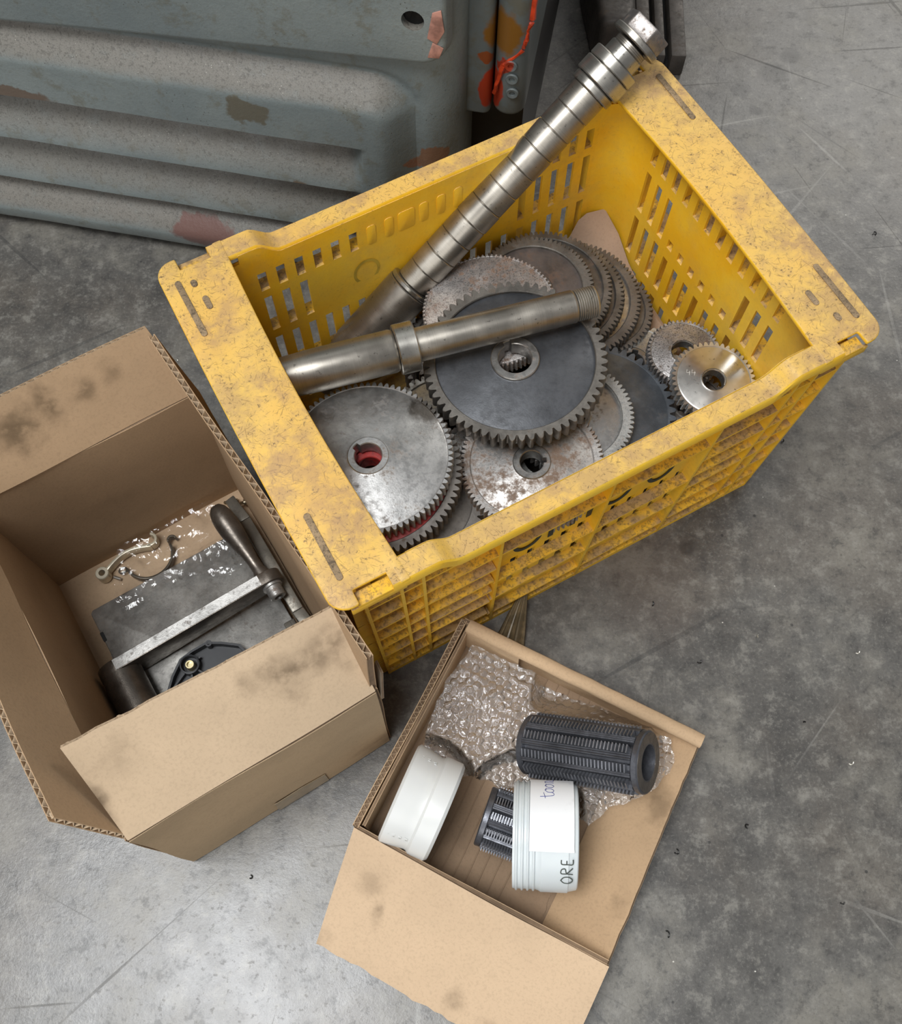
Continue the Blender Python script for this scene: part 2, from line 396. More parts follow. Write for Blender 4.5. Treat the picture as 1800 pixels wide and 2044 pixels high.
me = bpy.data.meshes.new('cover_panel'); bm.to_mesh(me); bm.free(); me.shade_smooth(); me.set_sharp_from_angle(angle=.7); me.materials.append(M_MACH)
cp = bpy.data.objects.new('cover_panel', me); COL.objects.link(cp); cp.parent = MX
mb = MB(); mb.lathe([(0, .0), (.0104, .0)], 20, Matrix.Translation((.553, -.0040, .386)) @ Matrix.Rotation(PI / 2, 4, 'X'))
mb.build('bolt_hole_shade', m_plain('hole_shade_black', (.012, .012, .012), .6), cp)  # black disc inside the hole, its colour stands in for shade
M_CHIP = m_plain('bare_chipped_edge', (.33, .16, .12), .6, 0, .35)
for nm, pts, y in (('paint_chip', [(.566, .37), (.575, .365), (.582, .38), (.579, .402), (.571, .398)], -.0126), ('paint_chip', [(.566, .348), (.577, .349), (.581, .361), (.571, .366)], -.0124)):
    MB().prism([(x, z) for x, z in pts], 0, .0012, Matrix.Translation((0, y + .0006, 0)) @ XZ).build(nm, M_CHIP, cp, bevel=.0004)
# side door and its strip, rounded, with a seam between and a recess below whose shade is put into black
def rbox(x0, x1, y0, y1, z0, z1, r):
    return MB().prism(rrect(x0, y0, x1, y1, r, 6), z0, z1)
t = NT('machine_paint_orange_patch'); g = t.noise(26, 5, .7)
c = t.mix(t.step(t.noise(6, 4), .3, .7), (.085, .103, .108), (.125, .142, .14)); c = t.mix(t.mul(t.step(g, .5, .66), .6), c, (.10, .09, .06))
c = t.mix(t.spot((.628, .05, .335), .026, .012, 40, (1.3, .3, .9), soft=.25), c, (.17, .075, .012))
c = t.mix(t.spot((.619, .05, .264), .022, .012, 28, (1.5, .3, .8), soft=.15), c, (.30, .03, .010))
c = t.mix(t.spot((.632, .05, .297), .011, .012, 40, (1, .3, 1), soft=.2), c, (.26, .03, .012))
c = t.mix(t.spot((.610, .05, .303), .008, .010, 40, (1, .3, 1), soft=.2), c, (.20, .05, .015))
M_SIDE = t.bump(g, .3, .0015).fin(c, .42, 0, .45)
rbox(.585, .6185, .045, .40, .228, .90, .008).build('side_strip', M_SIDE, MX, bevel=.004, bseg=3)
rbox(.6200, .6540, .043, .40, .232, .90, .016).build('side_door', M_SIDE, MX, bevel=.007, bseg=4)
MB().box((.55, .085, .0), (.650, .88, .228)).build('shaded_underbody', m_plain('oily_shade_black', (.018, .016, .015), .5), MX)  # lower body, black for oily paint and the deep shade under the machine
for zc_, xx in ((.300, .6405), (.284, .6425), (.266, .6440)):
    MB().lathe([(.0030, 0), (.0062, 0), (.0066, .0016), (.0056, .0026), (.0030, .0020)], 20, Matrix.Translation((xx - .003, .0432, zc_)) @ Matrix.Rotation(PI / 2, 4, 'X'), closed=True).build('screw_boss', M_SIDE, MX, smooth=True)
mb = MB()
for a, b in (((.622, .0425, .262), (.630, .0425, .300)), ((.630, .0425, .300), (.648, .0460, .318)), ((.648, .0460, .318), (.653, .052, .350)), ((.653, .052, .350), (.655, .056, .43))):
    pts = [Vector(a).lerp(Vector(b), i / 6) + Vector((.003 * noise.noise(Vector((i, a[2] * 30, 0))), 0, .004 * noise.noise(Vector((i, 5, a[2] * 30))))) for i in range(7)]
    mb.tube(pts, [.0020 + .0022 * abs(noise.noise(Vector((i * 1.3, a[2] * 50, 7)))) for i in range(7)], 7)
mb.build('red_sealant_bead', m_plain('red_orange_sealant', (.38, .035, .010), .3, 0, .4), MX, smooth=True)

# dark cast leg and steel slats right of the machine
M_DARKCAST = m_steel('dark_oily_casting', (.10, .088, .078), .5, .3, (.13, .10, .075), .4, .3)
M_BED = m_plain('slot_bed_black', (.012, .011, .010), .7)
MF = thing('slotted_casting', 'dark brown oily cast block with slotted plates on the floor behind the far crate corner', 'machine', (.165, 1.09, 0), -.03)
mb = MB(); v = []; poly = [(.022, .0), (.066, .0), (.072, .03), (.070, .55), (-.010, .55), (.004, .12)]
for k in range(7):
    h = k / 6 * .075; w = 1 - .10 * (k / 6) ** 2
    for (x, y) in poly: v.append((.035 + (x - .035) * w, y + .018 * (k / 6), h))
n = len(poly); fs = [tuple(range(n))[::-1], tuple(range(6 * n, 7 * n))]
fs += [(i * n + j, i * n + (j + 1) % n, (i + 1) * n + (j + 1) % n, (i + 1) * n + j) for i in range(6) for j in range(n)]
mb.add(v, fs).build('cast_leg', M_DARKCAST, MF, bevel=.008, bseg=3)
for x0, x1 in ((.0765, .0950), (.1010, .1140), (.1215, .1420)):
    MB().box((x0, .004, .0), (x1, .60, .034)).build('slot_plate', M_DARKCAST, MF, bevel=.003)
MB().box((.074, .010, .0), (.138, .58, .010)).build('slot_bed', M_BED, MF)  # near-black bed showing in the gaps between the plates

# ------------------------------------------------------------------ yellow crate
CR = thing('plastic_crate', 'large dirty yellow plastic harvest crate full of steel gears', 'crate', (C0[0], C0[1], 0), CY)
CL, CW, CH = .524, .36, .314
def hole_wall(name, xs, zs, holes, fn, th, parent, mat=M_Y):
    """flat wall with real openings; fn(x, z, t) -> point, t in 0..th"""
    X = sorted(set([round(a, 5) for a in xs] + [round(a, 5) for h in holes for a in (h[0], h[2])]))
    Z = sorted(set([round(a, 5) for a in zs] + [round(a, 5) for h in holes for a in (h[1], h[3])]))
    def empty(x, z): return any(h[0] < x < h[2] and h[1] < z < h[3] for h in holes)
    nx, nz = len(X) - 1, len(Z) - 1
    sol = [[not empty((X[i] + X[i + 1]) / 2, (Z[j] + Z[j + 1]) / 2) for j in range(nz)] for i in range(nx)]
    mb = MB(); idx = {}
    def V(i, j, s):
        if (i, j, s) not in idx: idx[(i, j, s)] = len(mb.v); mb.v.append(tuple(fn(X[i], Z[j], th if s else 0)))
        return idx[(i, j, s)]
    for i in range(nx):
        for j in range(nz):
            if not sol[i][j]: continue
            mb.f.append((V(i, j, 0), V(i + 1, j, 0), V(i + 1, j + 1, 0), V(i, j + 1, 0))); mb.f.append((V(i, j, 1), V(i, j + 1, 1), V(i + 1, j + 1, 1), V(i + 1, j, 1)))
            for (di, dj, a, b) in ((-1, 0, (i, j), (i, j + 1)), (1, 0, (i + 1, j), (i + 1, j + 1)), (0, -1, (i, j), (i + 1, j)), (0, 1, (i, j + 1), (i + 1, j + 1))):
                ii, jj = i + di, j + dj
                if not (0 <= ii < nx and 0 <= jj < nz and sol[ii][jj]): mb.f.append((V(*a, 0), V(*b, 0), V(*b, 1), V(*a, 1)))
    return mb.build(name, mat, parent)
tap = lambda z: .007 * (1 - z / .3)
# long sides: 20 columns of slots
def slot(c, w, z0, z1): return (c - w / 2, z0, c + w / 2, z1)
cols = [.0875 + .01868 * k for k in range(20)]
hl = []
for k, c in enumerate(cols):
    if not 6 <= k <= 13: hl.append(slot(c, .0088, .251, .276))
    if k < 3 or k > 14: hl.append(slot(c, .0082, .187, .240))
    hl.append(slot(c, .0082, .116, .174))
    hl.append(slot(c, .0082, .045, .100))
VI = .022
mid = [.075, .26, .455]
def lipz(u):
    e = min(u, CL - u); return .3135 - .0165 * sstep(.088, .112, e)
ztop = lambda x, z: lipz(x) - .0025 if z > .292 else z
def fside(x, z, t): return Vector((x, VI - .003 + tap(z) + t, ztop(x, z)))
def bside(x, z, t): return Vector((x, CW - (VI - .003 + tap(z) + t), ztop(x, z)))
XS = [.071, .084, .090, .0945, .0985, .1025, .107, .112, .118]; XS += [CL - x for x in XS]
hf = [h if not (.145 < h[0] < .385 and .11 < h[1] < .12) else (h[0], .100, h[2], .154) for h in hl]
hole_wall('side_wall', XS, [.012, .288, .297], hf, fside, .003, CR)
hole_wall('side_wall', XS, [.012, .288, .297], hl, bside, .003, CR)
# end walls: 12 columns
ce = [.0773 + .01868 * k for k in range(12)]
he_ = []
for k, c in enumerate(ce):
    he_.append(slot(c, .0088, .259, .284))
    if k < 3 or k > 8: he_ += [slot(c, .0082, .191, .246), slot(c, .0082, .125, .180)]
    else: he_ += [slot(c, .0082, .191, .203), slot(c, .0082, .125, .176)]
    he_.append(slot(c, .0082, .045, .110))
UI = .041
hole_wall('end_wall', [.052, CW - .052], [.012, .306], he_, lambda x, z, t: Vector((UI - .003 + tap(z) + t, x, z)), .003, CR)
hole_wall('end_wall', [.052, CW - .052], [.012, .306], he_, lambda x, z, t: Vector((CL - (UI - .003 + tap(z) + t), x, z)), .003, CR)
# rounded corner posts joining side and end walls
for sx in (0, 1):
    for sy in (0, 1):
        mb = MB(); n = 8; v = []
        for z in (.012, .10, .20, .300):
            for (ru) in (.030, .033):
                for i in range(n + 1):
                    a = PI + PI / 2 * i / n
                    cx, cy = UI + tap(z) + .030, VI + tap(z) + .030
                    x, y = cx + ru * math.cos(a), cy + ru * math.sin(a)
                    v.append((CL - x if sx else x, CW - y if sy else y, z))
        k = 2 * (n + 1); fs = []
        for r in range(3):
            for i in range(n):
                a, b = r * k + i, (r + 1) * k + i; fs += [(a, a + 1, b + 1, b), (a + n + 1, b + n + 1, b + n + 2, a + n + 2)]
            for i in (0, n): fs.append((r * k + i, (r + 1) * k + i, (r + 1) * k + i + n + 1, r * k + i + n + 1))
        mb.add(v, fs).build('corner_post', M_Y, CR, smooth=True)
# base grid
bh = [(.075 + i * .032, .055 + j * .032, .075 + i * .032 + .02, .055 + j * .032 + .02) for i in range(12) for j in range(8)]
hole_wall('base', [.040, CL - .040], [.024, CW - .024], bh, lambda x, y, t: Vector((x, y, .006 + t)), .006, CR)
# ribs on the outside; outer edge follows the taper
def rib_h(side, a, b, z, th=.0028):
    mb = MB(); o = .0065 + tap(z) * 1.5; sh = lambda k: k + (.262 - k) * .05 * (1 - z / .3) * (1 if abs(k - .262) > .2 else 0)
    if side in ('front', 'back'): a, b = sh(a), sh(b)
    if side == 'front': A = (a, o, z - th / 2); B = (b, VI - .003 + tap(z), z + th / 2)
    elif side == 'back': A = (a, CW - (VI - .003 + tap(z)), z - th / 2); B = (b, CW - o, z + th / 2)
    elif side == 'left': A = (.016 + tap(z), a, z - th / 2); B = (UI - .003 + tap(z), b, z + th / 2)
    else: A = (CL - (UI - .003 + tap(z)), a, z - th / 2); B = (CL - (.016 + tap(z)), b, z + th / 2)
    mb.box(A, B); return mb.build('rib', M_D, CR)
def rib_v(side, a, z0=.0, z1=.296, th=.003):
    mb = MB(); vs = []
    for z in (z0, z1):
        o, i = .0060 + tap(z) * 1.5, VI - .003 + tap(z); e0, e1 = .016 + tap(z), UI - .003 + tap(z)
        k = a + (.265 - a) * .05 * (1 - z / .3) if side in ('front', 'back') else a
        if side == 'front': q = ((k - th / 2, o), (k + th / 2, o), (k + th / 2, i), (k - th / 2, i))
        elif side == 'back': q = ((k - th / 2, CW - i), (k + th / 2, CW - i), (k + th / 2, CW - o), (k - th / 2, CW - o))
        elif side == 'left': q = ((e0, k - th / 2), (e1, k - th / 2), (e1, k + th / 2), (e0, k + th / 2))
        else: q = ((CL - e1, k - th / 2), (CL - e0, k - th / 2), (CL - e0, k + th / 2), (CL - e1, k + th / 2))
        vs += [(x, y, z) for x, y in q]
    mb.add(vs, ((0, 3, 2, 1), (4, 5, 6, 7), (0, 1, 5, 4), (1, 2, 6, 5), (2, 3, 7, 6), (3, 0, 4, 7))); return mb.build('rib', M_Y, CR)
for z in (.262, .225, .187, .151, .118, .080, .036): rib_h('front', .024, .153, z); rib_h('front', .377, .502, z)
for z in (.268, .2235, .143, .086, .030): rib_h('front', .153, .377, z)
for z in (.284, .249, .185, .114, .042): rib_h('back', .024, .502, z)
for side in ('front', 'back'):
    rib_h(side, .026, .500, .004, .008)
    for a in (.026, .058, .078, .153, .265, .377, .452, .472, .501): rib_v(side, a)
for side in ('left', 'right'):
    for z in (.295, .257, .189, .123, .044, .004): rib_h(side, .020, .340, z)
    for a in (.022, .068, .124, .180, .236, .292, .338): rib_v(side, a)
# top lips of the long sides: hump beside the end plates, lower run between
for sy in (0, 1):
    us = [.050 + .43 * i / 86 for i in range(87)]
    prof = [(.0, -.014), (.0, -.002), (.0015, 0), (.020, 0), (.0215, -.002), (.0215, -.005), (.0185, -.005), (.0185, -.004), (.003, -.004), (.003, -.014)]
    vs = []
    for u in us:
        for y, z in prof: vs.append((u, CW - y if sy else y, lipz(u) + z))
    k = len(prof); fs = [(i * k + j, (i + 1) * k + j, (i + 1) * k + (j + 1) % k, i * k + (j + 1) % k) for i in range(86) for j in range(k)] + [tuple(range(k)), tuple(range(86 * k, 87 * k))[::-1]]
    MB().add(vs, fs).build('top_lip', M_Y, CR, smooth=True, angle=40)
# wide end plates
for sx in (0, 1):
    m = lambda x: CL - x if sx else x
    out = []
    N = 24
    inner = [(.065 - .007 * math.sin(PI * i / N), CW * i / N) for i in range(N + 1)]
    outer_ = [(0, CW - .016), (0, .016)]
    poly = []
    poly += [(x, y) for x, y in inner]
    poly += [(.056, CW), (.056, CW - .013), (.021, CW - .013), (.021, CW)]
    poly += [(.016 - .016 * math.sin(PI / 2 * i / 6), CW - .016 + .016 * math.cos(PI / 2 * i / 6)) for i in range(7)]
    poly += [(-.002 * math.sin(PI * i / 8) , CW - .016 - (CW - .032) * i / 8) for i in range(1, 8)]
    poly += [(.016 - .016 * math.cos(PI / 2 * i / 6), .016 - .016 * math.sin(PI / 2 * i / 6)) for i in range(7)]
    poly += [(.021, 0), (.021, .013), (.056, .013), (.056, 0)]
    poly = [(m(x), y) for x, y in poly]
    if sx: poly = poly[::-1]
    pl = MB().prism(poly, CH - .005, CH).build('end_plate', M_Y, CR, bevel=.0016, bseg=3)
    # lowered pockets at both corners
    for y0, y1 in ((.001, .0132), (CW - .0132, CW - .001)):
        a, b = sorted((m(.020), m(.057))); MB().box((a, y0, CH - .013), (b, y1, CH - .0085)).build('corner_pocket', M_D, CR, bevel=.001)
    # outer skirt and inner skirt
    a, b = sorted((m(.001), m(.004))); MB().box((a, .016, CH - .020), (b, CW - .016, CH - .004)).build('plate_skirt', M_Y, CR, bevel=.0008)
    for y0, y1 in ((0.001, .004), (CW - .004, CW - .001)):
        a, b = sorted((m(.014), m(.062))); MB().box((a, y0, CH - .022), (b, y1, CH - .012)).build('plate_skirt', M_Y, CR, bevel=.0008)
    # embossed bars, grimed
    M_GR = bpy.data.materials.get('grimed_emboss') or m_steel('grimed_emboss', (.26, .18, .10), .8, .0, grain=.8, metal=0, pit=.6, dark=(.06, .045, .03))
    for (x, y0, y1, w) in ((.0135, .025, .085, .0056), (.0135, CW - .085, CW - .025, .0056), (.026, CW - .035, CW - .030, .0055), (.0285, CW - .062, CW - .050, .0055)):
        if y1 - y0 < .02 and sx: y0, y1 = ((.052, .066) if y0 > CW - .04 else (.030, .036)); x = .036 if y0 > .04 else .0285
        if not sx and y0 == .025: x = .017
        xc = m(x); MB().prism(rrect(xc - w / 2, y0 - w / 4, xc + w / 2, y1 + w / 4, w * .49, 4), CH - .0002, CH + .0012).build('embossed_bar', M_GR, CR, bevel=.0005)
# black printed characters low on the outside of the front wall (bases of the letters)
M_INK = m_plain('black_print', (.025, .03, .02), .6)
def ring(cx, cz, rx, rz, w, n=40):
    mb = MB(); v = []; y = .0186 + tap(cz)
    for i in range(n):
        a = 2 * PI * i / n
        for k in (1, 0):
            x, z = cx + (rx - w * (1 - k)) * math.cos(a), cz + (rz - w * (1 - k)) * math.sin(a); v += [(x, y, z), (x, y - .0006, z)]
    f = []
    for i in range(n):
        j = (i + 1) % n; a, b = i * 4, j * 4
        f += [(a, b, b + 1, a + 1), (a + 1, b + 1, b + 3, a + 3), (a + 3, b + 3, b + 2, a + 2)]
    return mb.add(v, f)
for kind, x in (('o', .192), ('i', .218), ('i', .242), ('i', .260), ('o', .290), ('o', .338)):
    if kind == 'o': ring(x, .1860, .0155, .0200, .0046).build('printed_letter', M_INK, CR)
    else: MB().box((x - .0028, .0180 + tap(.18), .166), (x + .0028, .0186 + tap(.18), .206)).build('printed_letter', M_INK, CR)
# ring mark showing on the inside of the back wall
mb = MB(); v = []
for i in range(32):
    a = 2 * PI * i / 32
    for r in (.0115, .0145): v.append((.190 + r * math.cos(a), CW - VI - tap(.22) - .0004, .214 + r * 1.25 * math.sin(a)))
mb.add(v, [(i * 2, ((i + 1) % 32) * 2, ((i + 1) % 32) * 2 + 1, i * 2 + 1) for i in range(32)]).build('ring_mark', m_plain('olive_stain', (.50, .33, .03), .6), CR)
for k in range(6, 12):
    c = cols[k]; w = .018 if k == 8 else .0095
    MB().prism(rrect(c - w / 2, .250, c + w / 2, .277, .0035, 4), 0, .0008, Matrix.Translation((0, CW - VI - tap(.26) + .0003, 0)) @ XZ).build('blind_slot', M_Y, CR, bevel=.0003)

# ------------------------------------------------------------------ gears
DK = (.05, .047, .043)
M_G = dict(
    silver=m_steel('scuffed_silver_steel', (.40, .395, .385), .36, .25, (.17, .13, .10), .25, .85, spots=(((.052, .05, .02), .022, (.10, .09, .08)),)),
    rim=m_steel('worn_grey_rim', (.20, .185, .165), .42, .15, (.13, .09, .06), .35, .8),
    darkweb=m_steel('blued_dark_web', (.075, .078, .085), .42, .0, grain=.3, metal=.45, dark=(.03, .03, .032)),
    hub=m_steel('machined_hub', (.33, .32, .305), .34, .12, grain=.25, metal=.85),
    rusty=m_steel('speckled_rusty_steel', (.46, .44, .42), .4, 1.0, (.20, .135, .095), .3, .75, pit=.3),
    brownweb=m_steel('brown_oxide_web', (.125, .105, .095), .5, .4, (.14, .08, .05), .3, .45),
    grainy=m_steel('grainy_pitted_steel', (.36, .34, .33), .45, .25, grain=.6, metal=.75, pit=.8),
    rustgrain=m_steel('rust_flecked_web', (.46, .43, .41), .5, .8, (.22, .13, .08), .4, .7, pit=.6),
    blue=m_steel('blue_grey_blank', (.115, .128, .145), .45, .1, (.10, .09, .08), .25, .55),
    bright=m_turned('bright_new_steel', (.62, .60, .56), 2, .30),
    pale=m_steel('pale_scratched_steel', (.50, .50, .48), .4, .15, grain=.25, metal=.85, pit=.3),
    red=m_steel('red_painted_web', (.36, .025, .022), .45, .15, (.05, .03, .03), .35, .0, dark=(.05, .02, .02)),
    dim=m_steel('dim_oiled_steel', (.17, .155, .14), .45, .2, grain=.35, metal=.7))
def ringmesh(N, loops, closed=True):
    """loops: list of (radius per angle index, z)"""
    mb = MB(); k = len(loops); v = []
    for i in range(N):
        a = 2 * PI * i / N; c, s = math.cos(a), math.sin(a)
        for R, z in loops:
            r = R[i] if isinstance(R, list) else R; v.append((r * c, r * s, z))
    f = []
    for i in range(N):
        j = (i + 1) % N
        for q in range(k): w = (q + 1) % k; f.append((i * k + q, j * k + q, j * k + w, i * k + w))
    return mb.add(v, f)
def gear(label, top, nrm, r, teeth, w, bore, group=None, rim='rim', web='rim', hub='hub', rw=.86, dep=.002, rh=None, hub_up=.0, key=.8, spin=None, name='gear', th=None, step=0):
    n = Vector((nrm[0], nrm[1], 1)).normalized(); q = Vector((0, 0, 1)).rotation_difference(n)
    sp = random.random() * 6.28 if spin is None else spin
    q = q @ Quaternion((0, 0, 1), sp)
    base = Vector(top) - n * w
    t = thing(name, label, 'gear', base, group=group, quat=q)
    per = 6; N = teeth * per; th = th or min(.0062, 2.0 * r / teeth * 1.05)
    prof = [0, 0, .75, 1, 1, .75]
    R0 = [r - th + th * prof[i % per] for i in range(N)]; R1 = [x - (.0006 if x > r - th * .5 else 0) for x in R0]
    ri = r * rw
    # toothed rim
    ringmesh(N, [(ri, .0005), (R1, 0), (R0, .0006), (R0, w - .0006), (R1, w), (ri + .0008, w), (ri, w - .0008)]).build('toothed_rim', M_G[rim], t, smooth=True, angle=30)
    rh = rh or bore * 1.5
    # web disc
    ringmesh(96, [(rh * .98, dep), (ri + .0006, dep), (ri + .0006, w - dep - .0008), (ri - .001, w - dep), (rh + .0015, w - dep), (rh * .98, w - dep + .0006 if hub_up >= 0 else w - dep)]).build('web', M_G[web], t, smooth=True, angle=30)
    if step:
        ringmesh(96, [(ri * .86 - .0006, w - dep - .001), (ri * .86 + .0006, w - dep - .001), (ri * .86 + .0006, w - dep + .0006), (ri * .86 - .0006, w - dep + .0006)]).build('turned_line', M_G[rim], t)
    # hub with keyway
    NB = 96; kw = [bore + (bore * .26 if abs(((i / NB * 2 * PI) - key + PI) % (2 * PI) - PI) < .22 else 0) for i in range(NB)]
    kb = [x + .0007 for x in kw]
    ringmesh(NB, [(kw, .0008), (rh, .0), (rh, w + hub_up - .0008), (rh - .0008, w + hub_up), (kb, w + hub_up), (kw, w + hub_up - .0008)]).build('hub', M_G[hub], t, smooth=True, angle=30)
    return t
GS = 'steel change gears piled in the yellow crate'
gear('large gear with dark blued web and wide worn rim on top under the short shaft', (0.0585, 0.5039, 0.2240), (-.04, .0), .0872, 60, .017, .0158, GS, 'rim', 'darkweb', 'hub', .865, .0030, .0232, .0006, key=2.0, spin=.0, th=.0062)
gear('big scuffed silver disc gear with fine teeth beside the left end plate', (-.0755, .4005, .2230), (-.03, .01), .0772, 80, .015, .0125, GS, 'silver', 'silver', 'silver', .93, .0000, .0190, .0012, key=2.5, spin=.0, th=.0045, step=0)
gear('thick dark gear with red painted web under the silver disc gear', (-.0750, .3955, .2060), (-.02, -.02), .0850, 76, .021, .0125, GS, 'dim', 'red', 'red', .87, .0020, .0200, -.001, th=.0056)
gear('dull grey gear lowest at the front left corner of the crate', (-.0330, .3800, .1720), (.0, .0), .0660, 46, .016, .0125, GS, 'dim', 'dim', 'dim', .80, .0012, .020, th=.0062)
gear('brown speckled gear with bright hub ring at the middle of the front wall', (.0752, .4130, .1890), (-.045, -.02), .0680, 86, .016, .0110, GS, 'rusty', 'rusty', 'hub', .85, .0010, .0180, .0012, key=.1, spin=.0, th=.0044)
gear('rust-flecked grainy gear half hidden behind the big dark gear', (0.0362, 0.5739, 0.2010), (-.06, .02), .0672, 90, .015, .0130, GS, 'rustgrain', 'rustgrain', 'hub', .95, .0004, .020, th=.0040)
gear('gear with brown recessed web, topmost of the fanned stack in the far corner', (0.0809, 0.6110, 0.1860), (-.03, -.03), .0620, 76, .012, .0130, GS, 'rim', 'brownweb', 'dim', .80, .0030, .019, th=.0042)
gear('second gear of the fanned stack, wide flat rim showing', (0.0935, 0.6207, 0.1735), (-.02, -.01), .0700, 80, .0125, .0140, GS, 'rim', 'dim', 'dim', .86, .0025, .020, th=.0045)
gear('third gear of the fanned stack, narrow crescent showing', (0.1070, 0.6219, 0.1605), (-.02, .0), .0715, 80, .0125, .0140, GS, 'rim', 'dim', 'dim', .86, .0022, .020, th=.0045)
gear('fourth gear of the fanned stack with polished crescent recess', (0.1240, 0.6252, 0.1475), (-.02, .01), .0740, 84, .0125, .0140, GS, 'dim', 'hub', 'dim', .84, .0025, .020, th=.0046)
gear('flat lowest gear of the fanned stack near the crate end wall', (0.1572, 0.6217, 0.1340), (.0, .0), .0560, 58, .0125, .0130, GS, 'dim', 'dim', 'dim', .84, .0010, .018, th=.0045)
gear('small grainy pitted gear partly under the bright new gear', (.2335, .5495, .1660), (-.02, -.05), .0372, 50, .013, .0120, GS, 'grainy', 'grainy', 'hub', .88, .0003, .0135, .0, key=2.6, th=.0036)
gb = gear('bright new steel gear marked 44 by the front right of the crate', (.2560, .5075, .1830), (.04, -.075), .0420, 44, .0125, .0108, GS, 'bright', 'bright', 'bright', .86, .0000, .0125, .0, key=5.4, spin=.2, th=.0042)
gear('blue-grey flat gear with coarse teeth below the front rim', (.1460, .4880, .1520), (.0, .01), .0786, 50, .014, .0150, GS, 'blue', 'blue', 'dim', .88, .0, .020, th=.0068)
gear('bright ring gear with curved recess between the brown and blue-grey gears', (.1170, .4740, .1690), (-.03, .0), .0615, 70, .013, .0130, GS, 'pale', 'silver', 'silver', .80, .0030, .019, th=.0044)
gear('pale gear with coarse teeth peeping out under the fanned stack', (.1890, .5590, .1290), (.0, .0), .0500, 36, .012, .0120, GS, 'pale', 'pale', 'hub', .85, .0, .018, th=.0060)
gear('dark small gear deep under the bright new gear', (.2430, .5050, .1350), (.0, .02), .0420, 40, .014, .0110, GS, 'dim', 'dim', 'dim', .84, .001, .016, th=.0048)
gear('pale worn gear glimpsed between the silver disc and the brown gear', (-.0080, .4720, .1560), (.0, .0), .0560, 48, .014, .0120, GS, 'pale', 'pale', 'hub', .85, .001, .018, th=.0050)
gear('small-toothed gear seen through the bore of the brown speckled gear', (.0900, .4350, .1560), (.0, .0), .0560, 60, .013, .0200, GS, 'pale', 'dim', 'pale', .80, .002, .026, th=.0044)
# lower layers that carry the visible ones
LOW = 'gear buried in the bottom layers of the crate pile, only glimpsed through the slots'
for (u, v, z, r, w) in ((.115, .130, .135, .060, .030), (.115, .130, .103, .066, .030), (.115, .130, .071, .060, .030), (.115, .130, .040, .066, .026),
                        (.245, .100, .135, .055, .030), (.245, .100, .103, .058, .030), (.245, .100, .071, .055, .030), (.245, .100, .040, .058, .026),
                        (.250, .250, .155, .062, .030), (.250, .250, .123, .066, .032), (.250, .250, .089, .062, .034), (.250, .250, .053, .066, .040),
                        (.400, .240, .126, .060, .036), (.400, .240, .088, .064, .036), (.400, .240, .050, .060, .036),
                        (.400, .100, .118, .060, .034), (.400, .100, .082, .064, .036), (.400, .100, .044, .060, .030)):
    p = cpt(u, v, z); gear(LOW, p, (0, 0), r - .006, 54, w, .014, 'gears buried in the bottom layers', 'dim', 'dim', 'dim', .85, .002, .02, th=.005)
# scratched number 44 on the bright gear
mb = MB()
for dx in (0, .0052):
    for seg in (((0, .006), (-.0008, .0028), (.003, .0028)), ((.0024, .0045), (.0018, .0))):
        pts = [Vector((-.026 + dx + a * 1.0, .004 + b, .01262)) for a, b in seg]
        mb.tube(pts, .00022, 5)
o = mb.build('scratched_number', m_plain('pale_scratch', (.8, .8, .76), .4), gb)
o.rotation_euler = (0, 0, -.2)
# torn cardboard sheet in the far corner
SH = [(.425, .326, .118), (.442, .331, .146), (.452, .331, .152), (.472, .326, .153), (.4765, .300, .136), (.4755, .272, .117), (.4745, .24, .107), (.474, .20, .1025), (.473, .15, .100), (.455, .15, .0995), (.45, .22, .103), (.44, .29, .110)]
mb = MB(); cc = (.462, .27, .1165)
for dz in (0, -.0015):
    o_ = len(mb.v); mb.v += [(x, y, z + dz) for x, y, z in SH] + [(cc[0], cc[1], cc[2] + dz)]
    mb.f += [(o_ + i, o_ + (i + 1) % len(SH), o_ + len(SH)) for i in range(len(SH))]
n = len(SH); mb.f += [(i, (i + 1) % n, n + 1 + (i + 1) % n, n + 1 + i) for i in range(n)]
o = mb.build('cardboard_sheet', m_card('oily_card', (.34, .235, .165)), None, smooth=True); o.location = (C0[0], C0[1], 0); o.rotation_euler = (0, 0, CY)
tag(o, 'oily brown cardboard scrap standing in the far corner of the crate', 'cardboard')

# ------------------------------------------------------------------ shafts
M_SH, M_SH2 = m_turned('oiled_turned_steel', (.34, .31, .27), 2, .36), m_turned('turned_spacer_steel', (.37, .34, .295), 2, .34)
M_COLR = m_turned('polished_collar', (.42, .40, .36), 2, .28); M_BLK = m_plain('black_gap', (.01, .01, .01), .7)
def cyl(prof, name, mat, parent, n=64, ang=30): return MB().lathe(prof, n).build(name, mat, parent, smooth=True, angle=ang)
A1, Bb1 = cpt(.1263, .3034, .1216), cpt(.4774, .3418, .3600)
D1 = (Bb1 - A1).normalized()
S1_ = thing('long_shaft', 'long steel milling arbor with spacer rings leaning over the far crate corner', 'shaft', A1, quat=D1.to_track_quat('Z', 'Y'))
cyl([(0, -.022), (.014, -.022), (.0185, .0), (.0236, .034), (.0243, .036), (.0243, .119), (.0235, .120), (.0165, .120), (.0165, .424), (0, .424)], 'taper_body', M_SH, S1_)
cyl([(.0165, .1195), (.0232, .1205), (.0238, .1215), (.0238, .1245), (.0230, .1254), (.0165, .1258)], 'shoulder_ring', M_COLR, S1_)
seams = [.1258, .1451, .1668, .1893, .2106, .2325, .2554, .2787, .3022, .3246, .3475, .3708]
